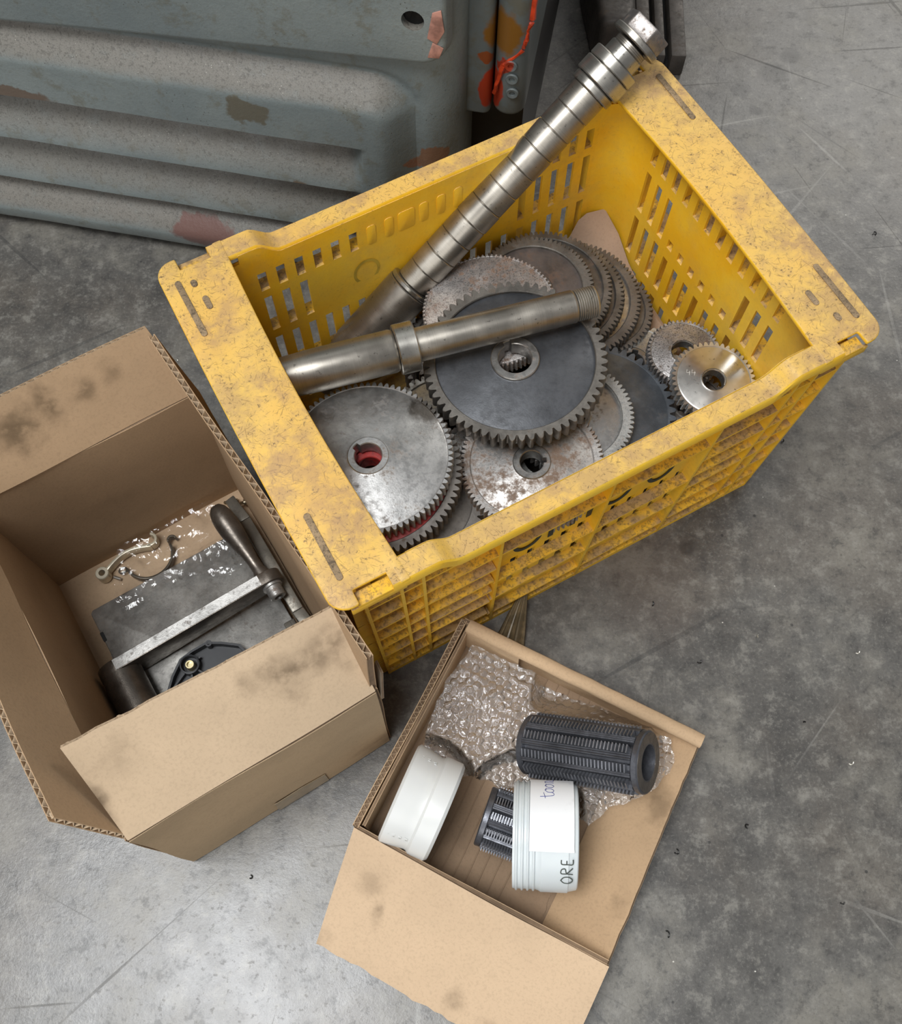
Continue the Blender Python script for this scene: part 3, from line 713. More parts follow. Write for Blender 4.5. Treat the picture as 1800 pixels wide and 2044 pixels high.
for i in range(11):
    z0, z1 = seams[i], seams[i + 1]; r = .0184 + (.0003 if i % 3 == 1 else 0)
    cyl([(.0165, z0 + .0002), (r - .0006, z0 + .0002), (r, z0 + .0009), (r, z1 - .0009), (r - .0006, z1 - .0002), (.0165, z1 - .0002)], 'spacer_ring', M_SH2, S1_)
for z0, z1, r in ((.3708, .3788, .0224), (.3797, .3950, .0248), (.3956, .4063, .0245)):
    cyl([(.0165, z0), (r - .0010, z0), (r, z0 + .001), (r, z1 - .001), (r - .0010, z1), (.0165, z1)], 'collar', M_COLR, S1_)
cyl([(.0165, .3788), (.0205, .3788), (.0205, .3797), (.0165, .3797)], 'gap_ring', M_BLK, S1_)
cyl([(.0165, .4063), (.0172, .4063), (.0178, .4070), (.0178, .4175), (.0170, .4187), (.0165, .4187)], 'neck_sleeve', M_COLR, S1_)
prof = [(.012, .4187)]
for i in range(4): prof += [(.0168, .4187 + i * .0017 + .0002), (.0152, .4187 + i * .0017 + .0010)]
prof += [(.012, .426)]
cyl(prof, 'thread', M_SH, S1_, ang=60); zc = .426
cyl([(.012, zc), (.0240, zc), (.0250, zc + .001), (.0250, zc + .0052), (.0240, zc + .0062), (.012, zc + .0062)], 'flange', M_COLR, S1_); zc += .0062
_u = D1.to_track_quat('Z', 'Y').inverted() @ Vector((-.1, -.45, 1)); _a = math.atan2(_u.y, _u.x) + PI / 6
nutv = [(.0238 * math.cos(PI / 3 * i + _a), .0238 * math.sin(PI / 3 * i + _a)) for i in range(6)]
MB().prism(nutv, zc, zc + .0150).build('hex_nut', m_steel('nut_steel', (.36, .33, .31), .38, .3, grain=.3), S1_, bevel=.0012)

A2, B2 = cpt(.0336, .2526, .2455), cpt(.3574, .1805, .2460)
D2 = (B2 - A2).normalized()
S2_ = thing('short_shaft', 'plain steel shaft with one collar and threaded tip lying across the gears', 'shaft', A2, quat=D2.to_track_quat('Z', 'Y'))
cyl([(0, 0), (.0165, 0), (.0172, .001), (.0186, .02), (.0200, .06), (.0202, .131), (.0190, .1345), (0, .1350)], 'thick_end', M_SH2, S2_)
cyl([(.012, .135), (.0227, .135), (.0235, .136), (.0235, .153), (.0227, .154), (.012, .154)], 'collar', M_COLR, S2_)
cyl([(.0150, .153), (.0158, .154), (.0160, .156), (.0156, .3065), (.0146, .308), (.010, .308)], 'shank', M_SH2, S2_)
prof = [(.010, .308)]
for i in range(9): prof += [(.0131, .3085 + i * .0022), (.0150, .3085 + i * .0022 + .0008), (.0150, .3085 + i * .0022 + .0013)]
prof += [(.0138, .3290), (.012, .3298), (0, .3298)]
cyl(prof, 'threaded_tip', m_turned('thread_steel', (.46, .43, .38), 2, .4), S2_, ang=20)

# ------------------------------------------------------------------ cardboard panels
M_CE = m_card('card_edge', (.52, .39, .26)); M_CD = m_plain('flute_shadow_paper', (.19, .125, .075), .9)
def cpanel(name, q, th, mat, parent, edges=(), warp=.0015, pitch=.0075, seed=0, n=(16, 12), ragged=0.0, curl=0.0, inset=.005):
    """corrugated board: q = four corners (a b c d), two liners, edges 0..3 (ab bc cd da) show the fluting"""
    a, b, c, d = [Vector(p) for p in q]; nm = (b - a).cross(d - a).normalized(); nx, ny = n
    def P(s, t, off):
        p = a.lerp(b, s).lerp(d.lerp(c, s), t)
        w = warp * noise.noise(p * 9 + Vector((seed, 0, 0))) * 2 + curl * math.sin(PI * s) * t
        if ragged and t > .98: p = p + (d - a).normalized() * ragged * noise.noise(Vector((s * 26, seed, 1)))
        return p + nm * (w + off)
    mb = MB(); h = th / 2; lt = th * .13
    for lo, hi in ((-h, -h + lt), (h - lt, h)):
        o = len(mb.v)
        for off in (lo, hi):
            for i in range(nx + 1):
                for j in range(ny + 1): mb.v.append(tuple(P(i / nx, j / ny, off)))
        k = (nx + 1) * (ny + 1); I = lambda i, j, s: o + s * k + i * (ny + 1) + j
        for i in range(nx):
            for j in range(ny):
                mb.f.append((I(i, j, 0), I(i + 1, j, 0), I(i + 1, j + 1, 0), I(i, j + 1, 0))); mb.f.append((I(i, j, 1), I(i, j + 1, 1), I(i + 1, j + 1, 1), I(i + 1, j, 1)))
        for i in range(nx):
            for j in (0, ny): mb.f.append((I(i, j, 0), I(i + 1, j, 0), I(i + 1, j, 1), I(i, j, 1)))
        for j in range(ny):
            for i in (0, nx): mb.f.append((I(i, j, 0), I(i, j + 1, 0), I(i, j + 1, 1), I(i, j, 1)))
    o = mb.build(name, mat, parent, smooth=True, angle=40)
    # core: closed strip slightly inside on every side, fluted ribbon on the shown edges
    ext = {0: 0.0, 1: 0.0, 2: 0.0, 3: 0.0}
    la, lb = (b - a).length, (d - a).length
    s0, s1 = (inset / la if 3 in edges else .001), 1 - (inset / la if 1 in edges else .001)
    t0, t1 = (inset / lb if 0 in edges else .001), 1 - (inset / lb if 2 in edges else .001)
    cb = MB(); g = h - lt
    for off in (-g, g):
        for i in range(nx + 1):
            for j in range(ny + 1): cb.v.append(tuple(P(s0 + (s1 - s0) * i / nx, t0 + (t1 - t0) * j / ny, off)))
    k = (nx + 1) * (ny + 1); I = lambda i, j, s: s * k + i * (ny + 1) + j
    for i in range(nx):
        for j in (0, ny): cb.f.append((I(i, j, 0), I(i + 1, j, 0), I(i + 1, j, 1), I(i, j, 1)))
    for j in range(ny):
        for i in (0, nx): cb.f.append((I(i, j, 0), I(i, j + 1, 0), I(i, j + 1, 1), I(i, j, 1)))
    cb.build('core', M_CD, o)
    for e in edges:
        L = la if e in (0, 2) else lb; m = int(L / pitch * 8); fb = MB()
        for i in range(m + 1):
            x = i / m; off = g * .93 * math.sin(2 * PI * i / 8 + .6 * math.sin(i * .05))
            if e == 2: p0, p1 = P(x, 1, off), P(x, t1, off)
            elif e == 0: p0, p1 = P(x, 0, off), P(x, t0, off)
            elif e == 1: p0, p1 = P(1, x, off), P(s1, x, off)
            else: p0, p1 = P(0, x, off), P(s0, x, off)
            fb.v += [tuple(p0 + nm * .00022), tuple(p0 - nm * .00022), tuple(p1 + nm * .00022), tuple(p1 - nm * .00022)]
        for i in range(m):
            q_ = i * 4; r_ = q_ + 4; fb.f += [(q_, r_, r_ + 1, q_ + 1), (q_, q_ + 2, r_ + 2, r_), (q_ + 1, r_ + 1, r_ + 3, q_ + 3)]
        fb.build('fluting', M_CE, o, smooth=True)
    return o

# ------------------------------------------------------------------ tall open carton (left)
BX = thing('cardboard_box', 'tall open cardboard box holding a steel crank and plate, left of the yellow crate', 'box', (B0[0], B0[1], 0), BY)
BL_, BW_, BH_ = .2217, .3297, .2235
MC_in = m_card('brown_card_inside', (.40, .27, .16), stains=(((.070, .355, .262), .034, (1, 1, .8), .8), ((.105, .357, .268), .026, (1.6, 1, .7), .8), ((.135, .357, .265), .020, (1, 1, .8), .7), ((.165, .36, .27), .016, (1, 1, .8), .5), ((.11, .33, .10), .05, (1, 1, 1), .15)))
MC_fl = m_card('buff_card_outside', (.53, .395, .262), stains=(((.165, .040, .255), .028, (1, 1.2, .3), .75), ((.19, .040, .255), .022, (1, 1, .3), .6), ((.212, .04, .255), .016, (1, .6, .3), .6), ((.135, .046, .255), .014, (1, 1, .3), .4), ((.03, .05, .26), .03, (1, 1.6, .3), .25), ((-.002, .030, .24), .014, (1.4, .6, .3), .8)))
MC_fr = m_card('buff_card_front', (.47, .345, .215), stains=(((.22, 0, .03), .05, (1, 1, 1), .35),))
MC_base = m_card('pale_card_base', (.47, .335, .215))
cpanel('base', ((0, 0, .004), (BL_, 0, .004), (BL_, BW_, .004), (0, BW_, .004)), .005, MC_base, BX, seed=1, warp=.0003)
cpanel('front_wall', ((0, 0, .004), (BL_, 0, .004), (BL_, 0, BH_), (0, 0, BH_)), .005, MC_fr, BX, seed=2, warp=.0012)
cpanel('back_wall', ((BL_, BW_, .004), (0, BW_, .004), (0, BW_, BH_), (BL_, BW_, BH_)), .005, MC_in, BX, seed=3, warp=.0012)
cpanel('left_wall', ((0, BW_, .004), (0, 0, .004), (0, 0, BH_), (0, BW_, BH_)), .005, MC_in, BX, seed=4, warp=.001)
cpanel('right_wall', ((BL_, 0, .004), (BL_, BW_, .004), (BL_, BW_, BH_), (BL_, 0, BH_)), .0055, MC_in, BX, seed=5, warp=.001)
cpanel('right_flap', ((BL_, .002, BH_), (BL_, BW_ - .002, BH_), (.2105, .3600, .2880), (.2290, .0100, .2860)), .0062, MC_in, BX, edges=(2,), seed=5, warp=.0012, n=(28, 10), pitch=.0085)
cpanel('back_flap', ((BL_ - .001, BW_, BH_), (0, BW_, BH_), (-.004, .3720, .2920), (.2090, .3680, .2920)), .0055, MC_in, BX, edges=(2,), seed=6, warp=.0016, pitch=.0080)
cpanel('front_flap', ((0, 0, BH_ + .001), (BL_, 0, BH_ + .001), (.2222, .0640, .2790), (-.0038, .0748, .2780)), .0055, MC_fl, BX, edges=(2,), seed=7, warp=.0016, pitch=.0080, ragged=.0012)
cpanel('left_flap', ((0, BW_, BH_), (0, .002, BH_), (-.0280, .0270, .2880), (-.0260, .3400, .2900)), .0055, MC_in, BX, edges=(1, 2), seed=8, warp=.002, pitch=.0080)
# torn tab at the right front corner and brown tape on the front wall
cpanel('torn_tab', ((BL_ + .004, -.003, BH_ - .03), (BL_ + .005, .014, BH_ - .02), (BL_ + .012, .018, BH_ + .012), (BL_ + .011, .006, BH_ + .014)), .0022, m_card('grey_card', (.36, .29, .215)), BX, seed=9, warp=.001)
v = [(x, -.0042 - .0003 * math.sin(z * 400), z) for x, z in ((.095, .006), (.150, .006), (.150, .041), (.127, .046), (.095, .043), (.0955, .032), (.094, .022))]
mb = MB(); mb.v = v + [(x, y + .0004, z) for x, y, z in v]; n = 7
mb.f = [tuple(range(n)), tuple(range(n, 2 * n))[::-1]] + [(i, (i + 1) % n, n + (i + 1) % n, n + i) for i in range(n)]
mb.build('tape_strip', m_plain('brown_parcel_tape', (.30, .215, .115), .3, 0, .12), BX)

# contents of the tall carton
def bthing(name, label, cat, u, v, z, rz=0, **k): return thing(name, label, cat, bpt(u, v, z), BY + rz, **k)
M_PL = m_steel('ground_steel_plate', (.30, .29, .27), .46, .15, (.12, .10, .085), .3, .7, dark=(.08, .075, .07))
M_CRK = m_steel('oily_brown_steel', (.15, .13, .11), .34, .0, grain=.25, metal=.8)
M_CRK2 = m_steel('pale_steel', (.46, .45, .43), .4, .1, grain=.55, metal=.85)
P = bthing('steel_plate', 'flat grey ground steel plate lying in the tall cardboard box', 'plate', .022, .030, .0075)
MB().prism([(0, 0), (.176, 0), (.176, .243), (.003, .243), (0, .24)], 0, .022).build('plate_body', M_PL, P, bevel=.0012)
MB().prism(rrect(-.0006, .205, .003, .216, .001, 2), .006, .0226).build('edge_notch', M_BLK, P)
MB().box((-.0012, .06, .004), (.0004, .19, .019)).build('edge_groove', M_CRK2, P, bevel=.0003)
K = bthing('crank_handle', 'steel hand crank with pear-shaped grip lying on the grey plate in the tall box', 'crank', .026, .186, .030)
# arm stands on edge; local x along the arm
def arm(inset, y0, y1):
    pts = []; L = .170; r0, r1 = .0205 - inset, .0145 - inset
    for i in range(13): a = PI / 2 + PI * i / 12; pts.append((r0 * math.cos(a), .0205 + r0 * math.sin(a)))
    for i in range(13): a = -PI / 2 + PI * i / 12; pts.append((L + r1 * math.cos(a), .034 + r1 * math.sin(a)))
    return pts
YM = Matrix(((1, 0, 0, 0), (0, 0, 1, 0), (0, 1, 0, 0), (0, 0, 0, 1)))
MB().prism(arm(0, 0, 0), -.0010, .0120, YM).build('arm', M_CRK, K, bevel=.0012)
mb = MB(); A_ = [p for p in arm(0, 0, 0)]
mb.box((.0, .0000, -.0002), (.162, .0110, .0006), Matrix.Translation((0, 0, .0409)) @ Matrix.Rotation(-.0447, 4, 'Y')); mb.build('pale_top_edge', M_CRK2, K)  # paler strip laid along the top of the arm
MB().lathe([(0, -.090), (.0190, -.090), (.0200, -.089), (.0200, -.060), (.0194, -.0595), (.0200, -.059), (.0202, .001), (0, .001)], 48, Matrix.Translation((0, 0, .0205)) @ Matrix.Rotation(-PI / 2, 4, 'X')).build('hub_sleeve', M_CRK, K, smooth=True, angle=30)
hd = Matrix.Translation((.168, .0095, .034)) @ Vector((-.08, .96, .16)).to_track_quat('Z', 'Y').to_matrix().to_4x4()
MB().lathe([(0, 0), (.0095, 0), (.0092, .005), (.0066, .012), (.0064, .022), (.0078, .034), (.0102, .047), (.0120, .060), (.0124, .070), (.0116, .080), (.0092, .088), (.0055, .0925), (0, .094)], 40, hd).build('grip', M_CRK, K, smooth=True, angle=40)
sm = Matrix.Translation((.1705, .0, .034)) @ Matrix.Rotation(PI / 2, 4, 'X')
o = MB().lathe([(.0105, -.0005), (.0105, .0035), (.0085, .004), (.0085, .0145), (.0078, .0155), (.0046, .0155), (.0044, .010), (0, .010)], 36, sm).build('socket_screw', M_CRK2, K, smooth=True, angle=30)
# black cover with boss and brass bolt
M_BP = m_plain('matt_black_moulding', (.022, .023, .026), .5)
Q = bthing('black_cover', 'black moulded cover with ribs and a brass bolt beside the crank in the tall box', 'cover', .099, .137, .030)
oct_ = [(.041 * math.cos(PI / 4 * i + .39) * (1.15 if i % 4 in (0, 3) else 1), .041 * math.sin(PI / 4 * i + .39)) for i in range(8)]
sub = []
for i in range(8):
    a, b = oct_[i], oct_[(i + 1) % 8]
    for k in range(3): sub.append((a[0] + (b[0] - a[0]) * (k / 3 * .8 + .1), a[1] + (b[1] - a[1]) * (k / 3 * .8 + .1)))
MB().prism(sub, 0, .004).build('cover_floor', M_BP, Q)
mb = MB(); n = len(sub); v = []
for s, z in ((1, 0), (1, .014), (.94, .014), (.94, .003)): v += [(x * s, y * s, z) for x, y in sub]
mb.add(v, [(k * n + i, k * n + (i + 1) % n, (k + 1) * n + (i + 1) % n, (k + 1) * n + i) for k in range(3) for i in range(n)]).build('cover_wall', M_BP, Q, smooth=True)
BC = (-.012, .0255)
for a in (.2, 1.1, 2.6, 3.6, 4.4, 5.2):
    L = .016 if a < 3 else (.036 if a < 5 else .050)
    o = MB().box((.009, -.0009, .003), (L * .8, .0009, .011), Matrix.Translation((BC[0], BC[1], 0)) @ Matrix.Rotation(a, 4, 'Z')).build('stiffening_rib', M_BP, Q)
MB().lathe([(.0062, .003), (.0100, .003), (.0100, .0145), (.0085, .0150), (.0085, .006), (.0062, .006)], 32, Matrix.Translation((BC[0], BC[1], 0)), closed=True).build('boss', M_BP, Q, smooth=True)
MB().lathe([(0, .004), (.0048, .004), (.0048, .0135), (.0042, .0143), (.0030, .0143), (.0028, .011), (0, .011)], 28, Matrix.Translation((BC[0], BC[1], 0))).build('brass_bolt', m_plain('brass', (.55, .47, .28), .3, .9), Q, smooth=True, angle=30)
for x, y in ((-.036, .006), (.014, .035), (.036, -.01), (-.02, -.035)):
    MB().lathe([(.0016, .003), (.0034, .003), (.0034, .0145), (.0016, .0145)], 16, Matrix.Translation((x, y, 0)), closed=True).build('screw_post', M_BP, Q, smooth=True)
# long square bar with stepped ends against the right wall
M_BAR = m_steel('olive_steel_bar', (.16, .145, .12), .42, .1, grain=.3, metal=.6)
o = bthing('square_bar', 'long square steel bar with cranked ends along the right wall of the tall box', 'bar', .207, .155, .030)
mb = MB()
mb.box((-.006, .0, .0), (.0065, .118, .016)); mb.build('bar_middle', M_BAR, o, bevel=.0012)
mb = MB(); mb.add([(-.006, .118, 0), (.0065, .118, 0), (.0065, .118, .016), (-.006, .118, .016), (-.008, .150, 0), (.003, .152, 0), (.003, .152, .012), (-.008, .150, .012)], ((0, 1, 2, 3), (7, 6, 5, 4), (0, 4, 5, 1), (1, 5, 6, 2), (2, 6, 7, 3), (3, 7, 4, 0))); mb.build('bar_tip', M_BAR, o, bevel=.0012)
mb = MB(); mb.add([(-.006, 0, 0), (.0065, 0, 0), (.0065, 0, .016), (-.006, 0, .016), (-.004, -.03, 0), (.0095, -.03, 0), (.0095, -.03, .013), (-.004, -.03, .013)], ((0, 3, 2, 1), (4, 5, 6, 7), (0, 1, 5, 4), (1, 2, 6, 5), (2, 3, 7, 6), (3, 0, 4, 7))); mb.build('bar_foot', M_BAR, o, bevel=.0012)
o = bthing('steel_block', 'short square steel bar end beside the long bar in the tall box', 'bar', .1925, .075, .030)
MB().box((-.005, 0, 0), (.007, .075, .015)).build('block_body', M_BAR, o, bevel=.0012)
MB().box((.002, .0, .0148), (.0065, .074, .0165)).build('raised_strip', M_BAR, o, bevel=.0006)
# small socket screws
M_SC = m_steel('plated_screw', (.42, .36, .26), .3, .1, metal=.9)
for i, (u, v, z, a, lab) in enumerate(((.203, .3165, .011, 2.7, 'small plated socket screw at the tip of the long bar, nearer the wall'), (.212, .306, .017, 2.9, 'small plated socket screw resting against the tip of the long bar'), (.196, .307, .010, 3.3, 'dark socket screw lying left of the long bar tip'))):
    s = bthing('socket_screw', lab, 'screw', u, v, z, a, group='socket screws at the bar tip')
    R_ = Matrix.Rotation(PI / 2, 4, 'Y')
    MB().lathe([(0, 0), (.0034, 0), (.0034, .0045), (.0032, .005), (.0018, .005), (.0018, .003), (0, .003)], 20, Matrix.Translation((-.005, 0, 0)) @ Matrix.Rotation(-PI / 2, 4, 'Y')).build('screw_head', M_SC if i < 2 else M_CRK, s, smooth=True, angle=30)
    pr = [(0, 0)]
    for k in range(9): pr += [(.0021, k * .0012), (.0017, k * .0012 + .0006)]
    pr += [(0, .0112)]
    MB().lathe(pr, 14, Matrix.Translation((-.005, 0, 0)) @ R_).build('screw_shank', M_SC, s, smooth=True, angle=30)
# pale clamp half: flat bowed strap with eye and hooked end
M_CL = m_plain('pale_plated_clamp', (.58, .53, .41), .32, .35, .15)
o = bthing('pipe_clamp', 'pale plated pipe clamp half with an eye, in the plastic bag', 'clamp', .050, .309, .009)
def strap(pts, w, th, z0=0.0):
    mb = MB(); m = len(pts); v = []
    for i, p in enumerate(pts):
        a, b = Vector(pts[max(0, i - 1)]), Vector(pts[min(m - 1, i + 1)]); d = (b - a).normalized(); nn = Vector((-d.y, d.x, 0)) * th / 2; p = Vector(p)
        for s, zz in ((-1, -w / 2), (1, -w / 2), (1, w / 2), (-1, w / 2)): v.append(p + nn * s + Vector((0, 0, zz + z0)))
    f = [(i * 4 + j, i * 4 + (j + 1) % 4, i * 4 + 4 + (j + 1) % 4, i * 4 + 4 + j) for i in range(m - 1) for j in range(4)] + [(3, 2, 1, 0), (m * 4 - 4, m * 4 - 3, m * 4 - 2, m * 4 - 1)]
    return mb.add(v, f)
strap([(.006 + .052 * i / 10, .001 + .008 * math.sin(PI * i / 10), 0) for i in range(11)], .013, .003, .0075).build('strap', M_CL, o, bevel=.0005)
MB().lathe([(.0035, 0), (.0070, 0), (.0072, .001), (.0072, .013), (.0065, .014), (.0035, .014)], 28, closed=True).build('eye', M_CL, o, smooth=True, angle=30)
strap([(.060 + .0065 * math.cos(a), .0085 + .0065 * math.sin(a), 0) for a in [-2.4 + .35 * i for i in range(11)]], .013, .0028, .0075).build('hook', M_CL, o, bevel=.0005)
MB().tube([(.008, -.006, .003), (.013, -.012, .003)], .0017, 10).build('clamp_pin', M_COLR, o, smooth=True)
# dark half ring clamp
M_CLD = m_plain('dark_brown_clamp', (.055, .045, .032), .35, .5, .2)
o = bthing('half_ring_clamp', 'dark half ring clamp with two small lugs, in the plastic bag', 'clamp', .100, .303, .009)
strap([(.026 * math.cos(a), .026 * math.sin(a), 0) for a in [PI * 1.02 + (PI * .98) * i / 20 for i in range(21)]], .010, .0026, .006).build('half_ring', M_CLD, o, bevel=.0005)
strap([(-.026 - .0045 + .0045 * math.cos(a), .001 + .003 * math.sin(a), 0) for a in [.0 + 2 * PI * i / 14 for i in range(15)]], .003, .0012, .004).build('wire_lug', M_CLD, o)
strap([(.026 + .0040 + .0045 * math.cos(a), .003 + .0045 * math.sin(a), 0) for a in [PI - PI * i / 8 for i in range(9)]], .010, .002, .006).build('curled_lug', M_CLD, o, bevel=.0003)
# clear crumpled bag
M_BAG = m_clear('clear_bag_film', gloss=.30, milk=.02, rough=.05, bscale=60)
def film(name, pts_fn, nx, ny, hfn, mat, keep, loc, rz, parent=None):
    mb = MB(); idx = {}
    for i in range(nx + 1):
        for j in range(ny + 1):
            x, y = pts_fn(i / nx, j / ny)
            if keep(x, y): idx[(i, j)] = len(mb.v); mb.v.append((x, y, hfn(x, y)))
    for i in range(nx):
        for j in range(ny):
            q = [(i, j), (i + 1, j), (i + 1, j + 1), (i, j + 1)]
            if all(p in idx for p in q): mb.f.append(tuple(idx[p] for p in q))
    o = mb.build(name, mat, parent, smooth=True, angle=180); o.location = loc; o.rotation_euler = (0, 0, rz); return o
def inpoly(x, y, poly):
    c = False; n = len(poly)
    for i in range(n):
        (x0, y0), (x1, y1) = poly[i], poly[i - 1]
        if (y0 > y) != (y1 > y) and x < (x1 - x0) * (y - y0) / (y1 - y0) + x0: c = not c
    return c
def crease(x, y, s, seed):
    a = 0
    for k in range(3):
        n_ = noise.noise(Vector((x * s * (1 + k), y * s * (1 + k), seed + k * 7))); a += (1 - abs(n_) * 2.2) / (1 + k)
    return a
bagp = [(.045, .262), (.075, .324), (.19, .322), (.205, .262), (.188, .235), (.165, .225), (.13, .250), (.09, .258), (.06, .245)]
def bagh(x, y):
    lift = .019 + .019 * sstep(.285, .262, y) * 0
    onplate = sstep(.283, .268, y)
    return .0315 * onplate + .0265 * (1 - onplate) + .0030 * crease(x, y, 26, 3) * .7 + .0012 * crease(x, y, 70, 9)
bag = film('plastic_bag', lambda s, t: (.03 + .19 * s, .215 + .112 * t), 110, 66, bagh, M_BAG, lambda x, y: inpoly(x + .004 * noise.noise(Vector((x * 60, y * 60, 0))), y + .004 * noise.noise(Vector((x * 60, y * 60, 9))), bagp), (B0[0], B0[1], 0), BY)
tag(bag, 'crumpled clear plastic bag over the clamps in the tall cardboard box', 'bag')

# ------------------------------------------------------------------ low carton (front)
TX = thing('cardboard_tray', 'low open cardboard box with bubble wrap and two black hob cutters', 'box', (T0[0], T0[1], 0), TY)
TLn, TWd, TH_ = .2570, .2250, .062
MT = m_card('tan_card', (.50, .35, .215), stains=(((.02, -.06, .03), .03, (1, 1, .4), .35), ((.05, -.05, .03), .026, (1, 1, .4), .4), ((.245, .12, .04), .03, (2, 1, 1), .35), ((.19, -.10, .02), .02, (1, 1, .4), .5), ((.1, .0, .03), .09, (1, 3, 1), .2)))
MT_r = m_card('tan_card_right', (.47, .32, .19), stains=(((.250, .15, .04), .03, (2, 1, 1), .5), ((.250, .05, .04), .02, (2, 1, 1), .3)))
MT_fl = m_card('buff_flap_card', (.55, .40, .262), stains=(((.035, -.035, .03), .022, (1, 1, .3), .3), ((.055, -.055, .02), .02, (2, 1, .3), .5), ((.15, -.09, .01), .018, (1, 1, .3), .45), ((.19, -.10, .01), .02, (1, 1, .3), .4), ((.02, -.10, .02), .015, (1, 1, .3), .3)))
MT_b = m_card('brown_corrugated_floor', (.285, .195, .125), stains=(((.10, .05, .006), .05, (.6, 1, 1), .2),))
cpanel('base', ((0, 0, .004), (.204, 0, .004), (.204, TWd, .004), (0, TWd, .004)), .004, MT_b, TX, seed=11, warp=.0004)
mb = MB()
for i in range(15):
    x = .014 + i * .0122
    mb.tube([(x + .0007 * math.sin(k * 1.3 + i), .004 + .0245 * k, .00625) for k in range(10)], .0007, 6)
mb.build('flute_ridges', MT_b, TX, smooth=True)['kind'] = 'stuff'
cpanel('right_side', ((.196, .001, .0065), (.200, TWd - .001, .0065), (.2600, TWd + .004, .044), (.2600, 0, .040)), .0045, MT_r, TX, seed=12, warp=.0012, ragged=.0016, n=(24, 12))
cpanel('left_wall', ((.0, TWd, .004), (.0, 0, .004), (.0, 0, TH_), (.0, TWd, TH_)), .0062, MT, TX, edges=(2,), seed=13, warp=.0008, pitch=.0065, n=(24, 6), inset=.0018)
cpanel('left_wall_liner', ((.0062, TWd - .004, .006), (.0062, .004, .006), (.0056, .004, TH_ - .003), (.0056, TWd - .004, TH_ - .003)), .0032, MT, TX, seed=14, warp=.0008, n=(24, 6))
cpanel('back_wall', ((TLn, TWd, .004), (0, TWd, .004), (0, TWd, TH_), (TLn, TWd, TH_)), .0042, MT, TX, seed=15, warp=.0008, n=(24, 6))
cpanel('front_wall', ((0, 0, .004), (TLn + .002, 0, .004), (TLn, 0, TH_ - .002), (0, 0, TH_ - .002)), .0042, MT, TX, seed=16, warp=.0008, n=(24, 6))
cpanel('front_flap', ((-.001, -.001, TH_ - .001), (TLn + .002, -.001, TH_ - .002), (.262, -.106, .012), (.0135, -.106, .018)), .0042, MT_fl, TX, seed=17, warp=.0024, ragged=.004, n=(34, 16))
# folded-over top of the back wall
def fold(name, x0, x1, seed):
    mb = MB(); n = 40; prof = [(.0028, -.004), (.0034, .000), (.002, .0035), (-.003, .0045), (-.0085, .0038), (-.0105, .0005), (-.0098, -.004), (-.0088, -.004), (-.009, -.0005), (-.003, .002), (.0015, .001), (.0018, -.004)]
    v = []
    for i in range(n + 1):
        x = x0 + (x1 - x0) * i / n
        for y, z in prof: v.append((x, TWd + y + .0005 * noise.noise(Vector((x * 40, 0, seed))), TH_ + z + .0006 * noise.noise(Vector((x * 55, 3, seed)))))
    k = len(prof); mb.add(v, [(i * k + j, (i + 1) * k + j, (i + 1) * k + (j + 1) % k, i * k + (j + 1) % k) for i in range(n) for j in range(k)] + [tuple(range(k)), tuple(range(n * k, (n + 1) * k))[::-1]])
    return mb.build(name, MT, TX, smooth=True, angle=60)
fold('folded_rim', .006, TLn + .002, 3)
cpanel('inner_corner_tab', ((.068, TWd - .0085, .008), (.006, TWd - .0085, .008), (.006, TWd - .0085, TH_ - .004), (.066, TWd - .0085, TH_ - .004)), .003, MT, TX, edges=(2,), seed=19, warp=.0004, pitch=.005, inset=.0015)
# torn edge of brown base liner
v = []; n = 26
for i in range(n + 1):
    y = .003 + (TWd * .62) * i / n; v += [(.192 + .0035 * noise.noise(Vector((y * 90, 2, 0))), y, .0072), (.150, y, .0068)]
MB().add(v, [(2 * i, 2 * i + 2, 2 * i + 3, 2 * i + 1) for i in range(n)]).build('torn_liner', MT_b, TX)

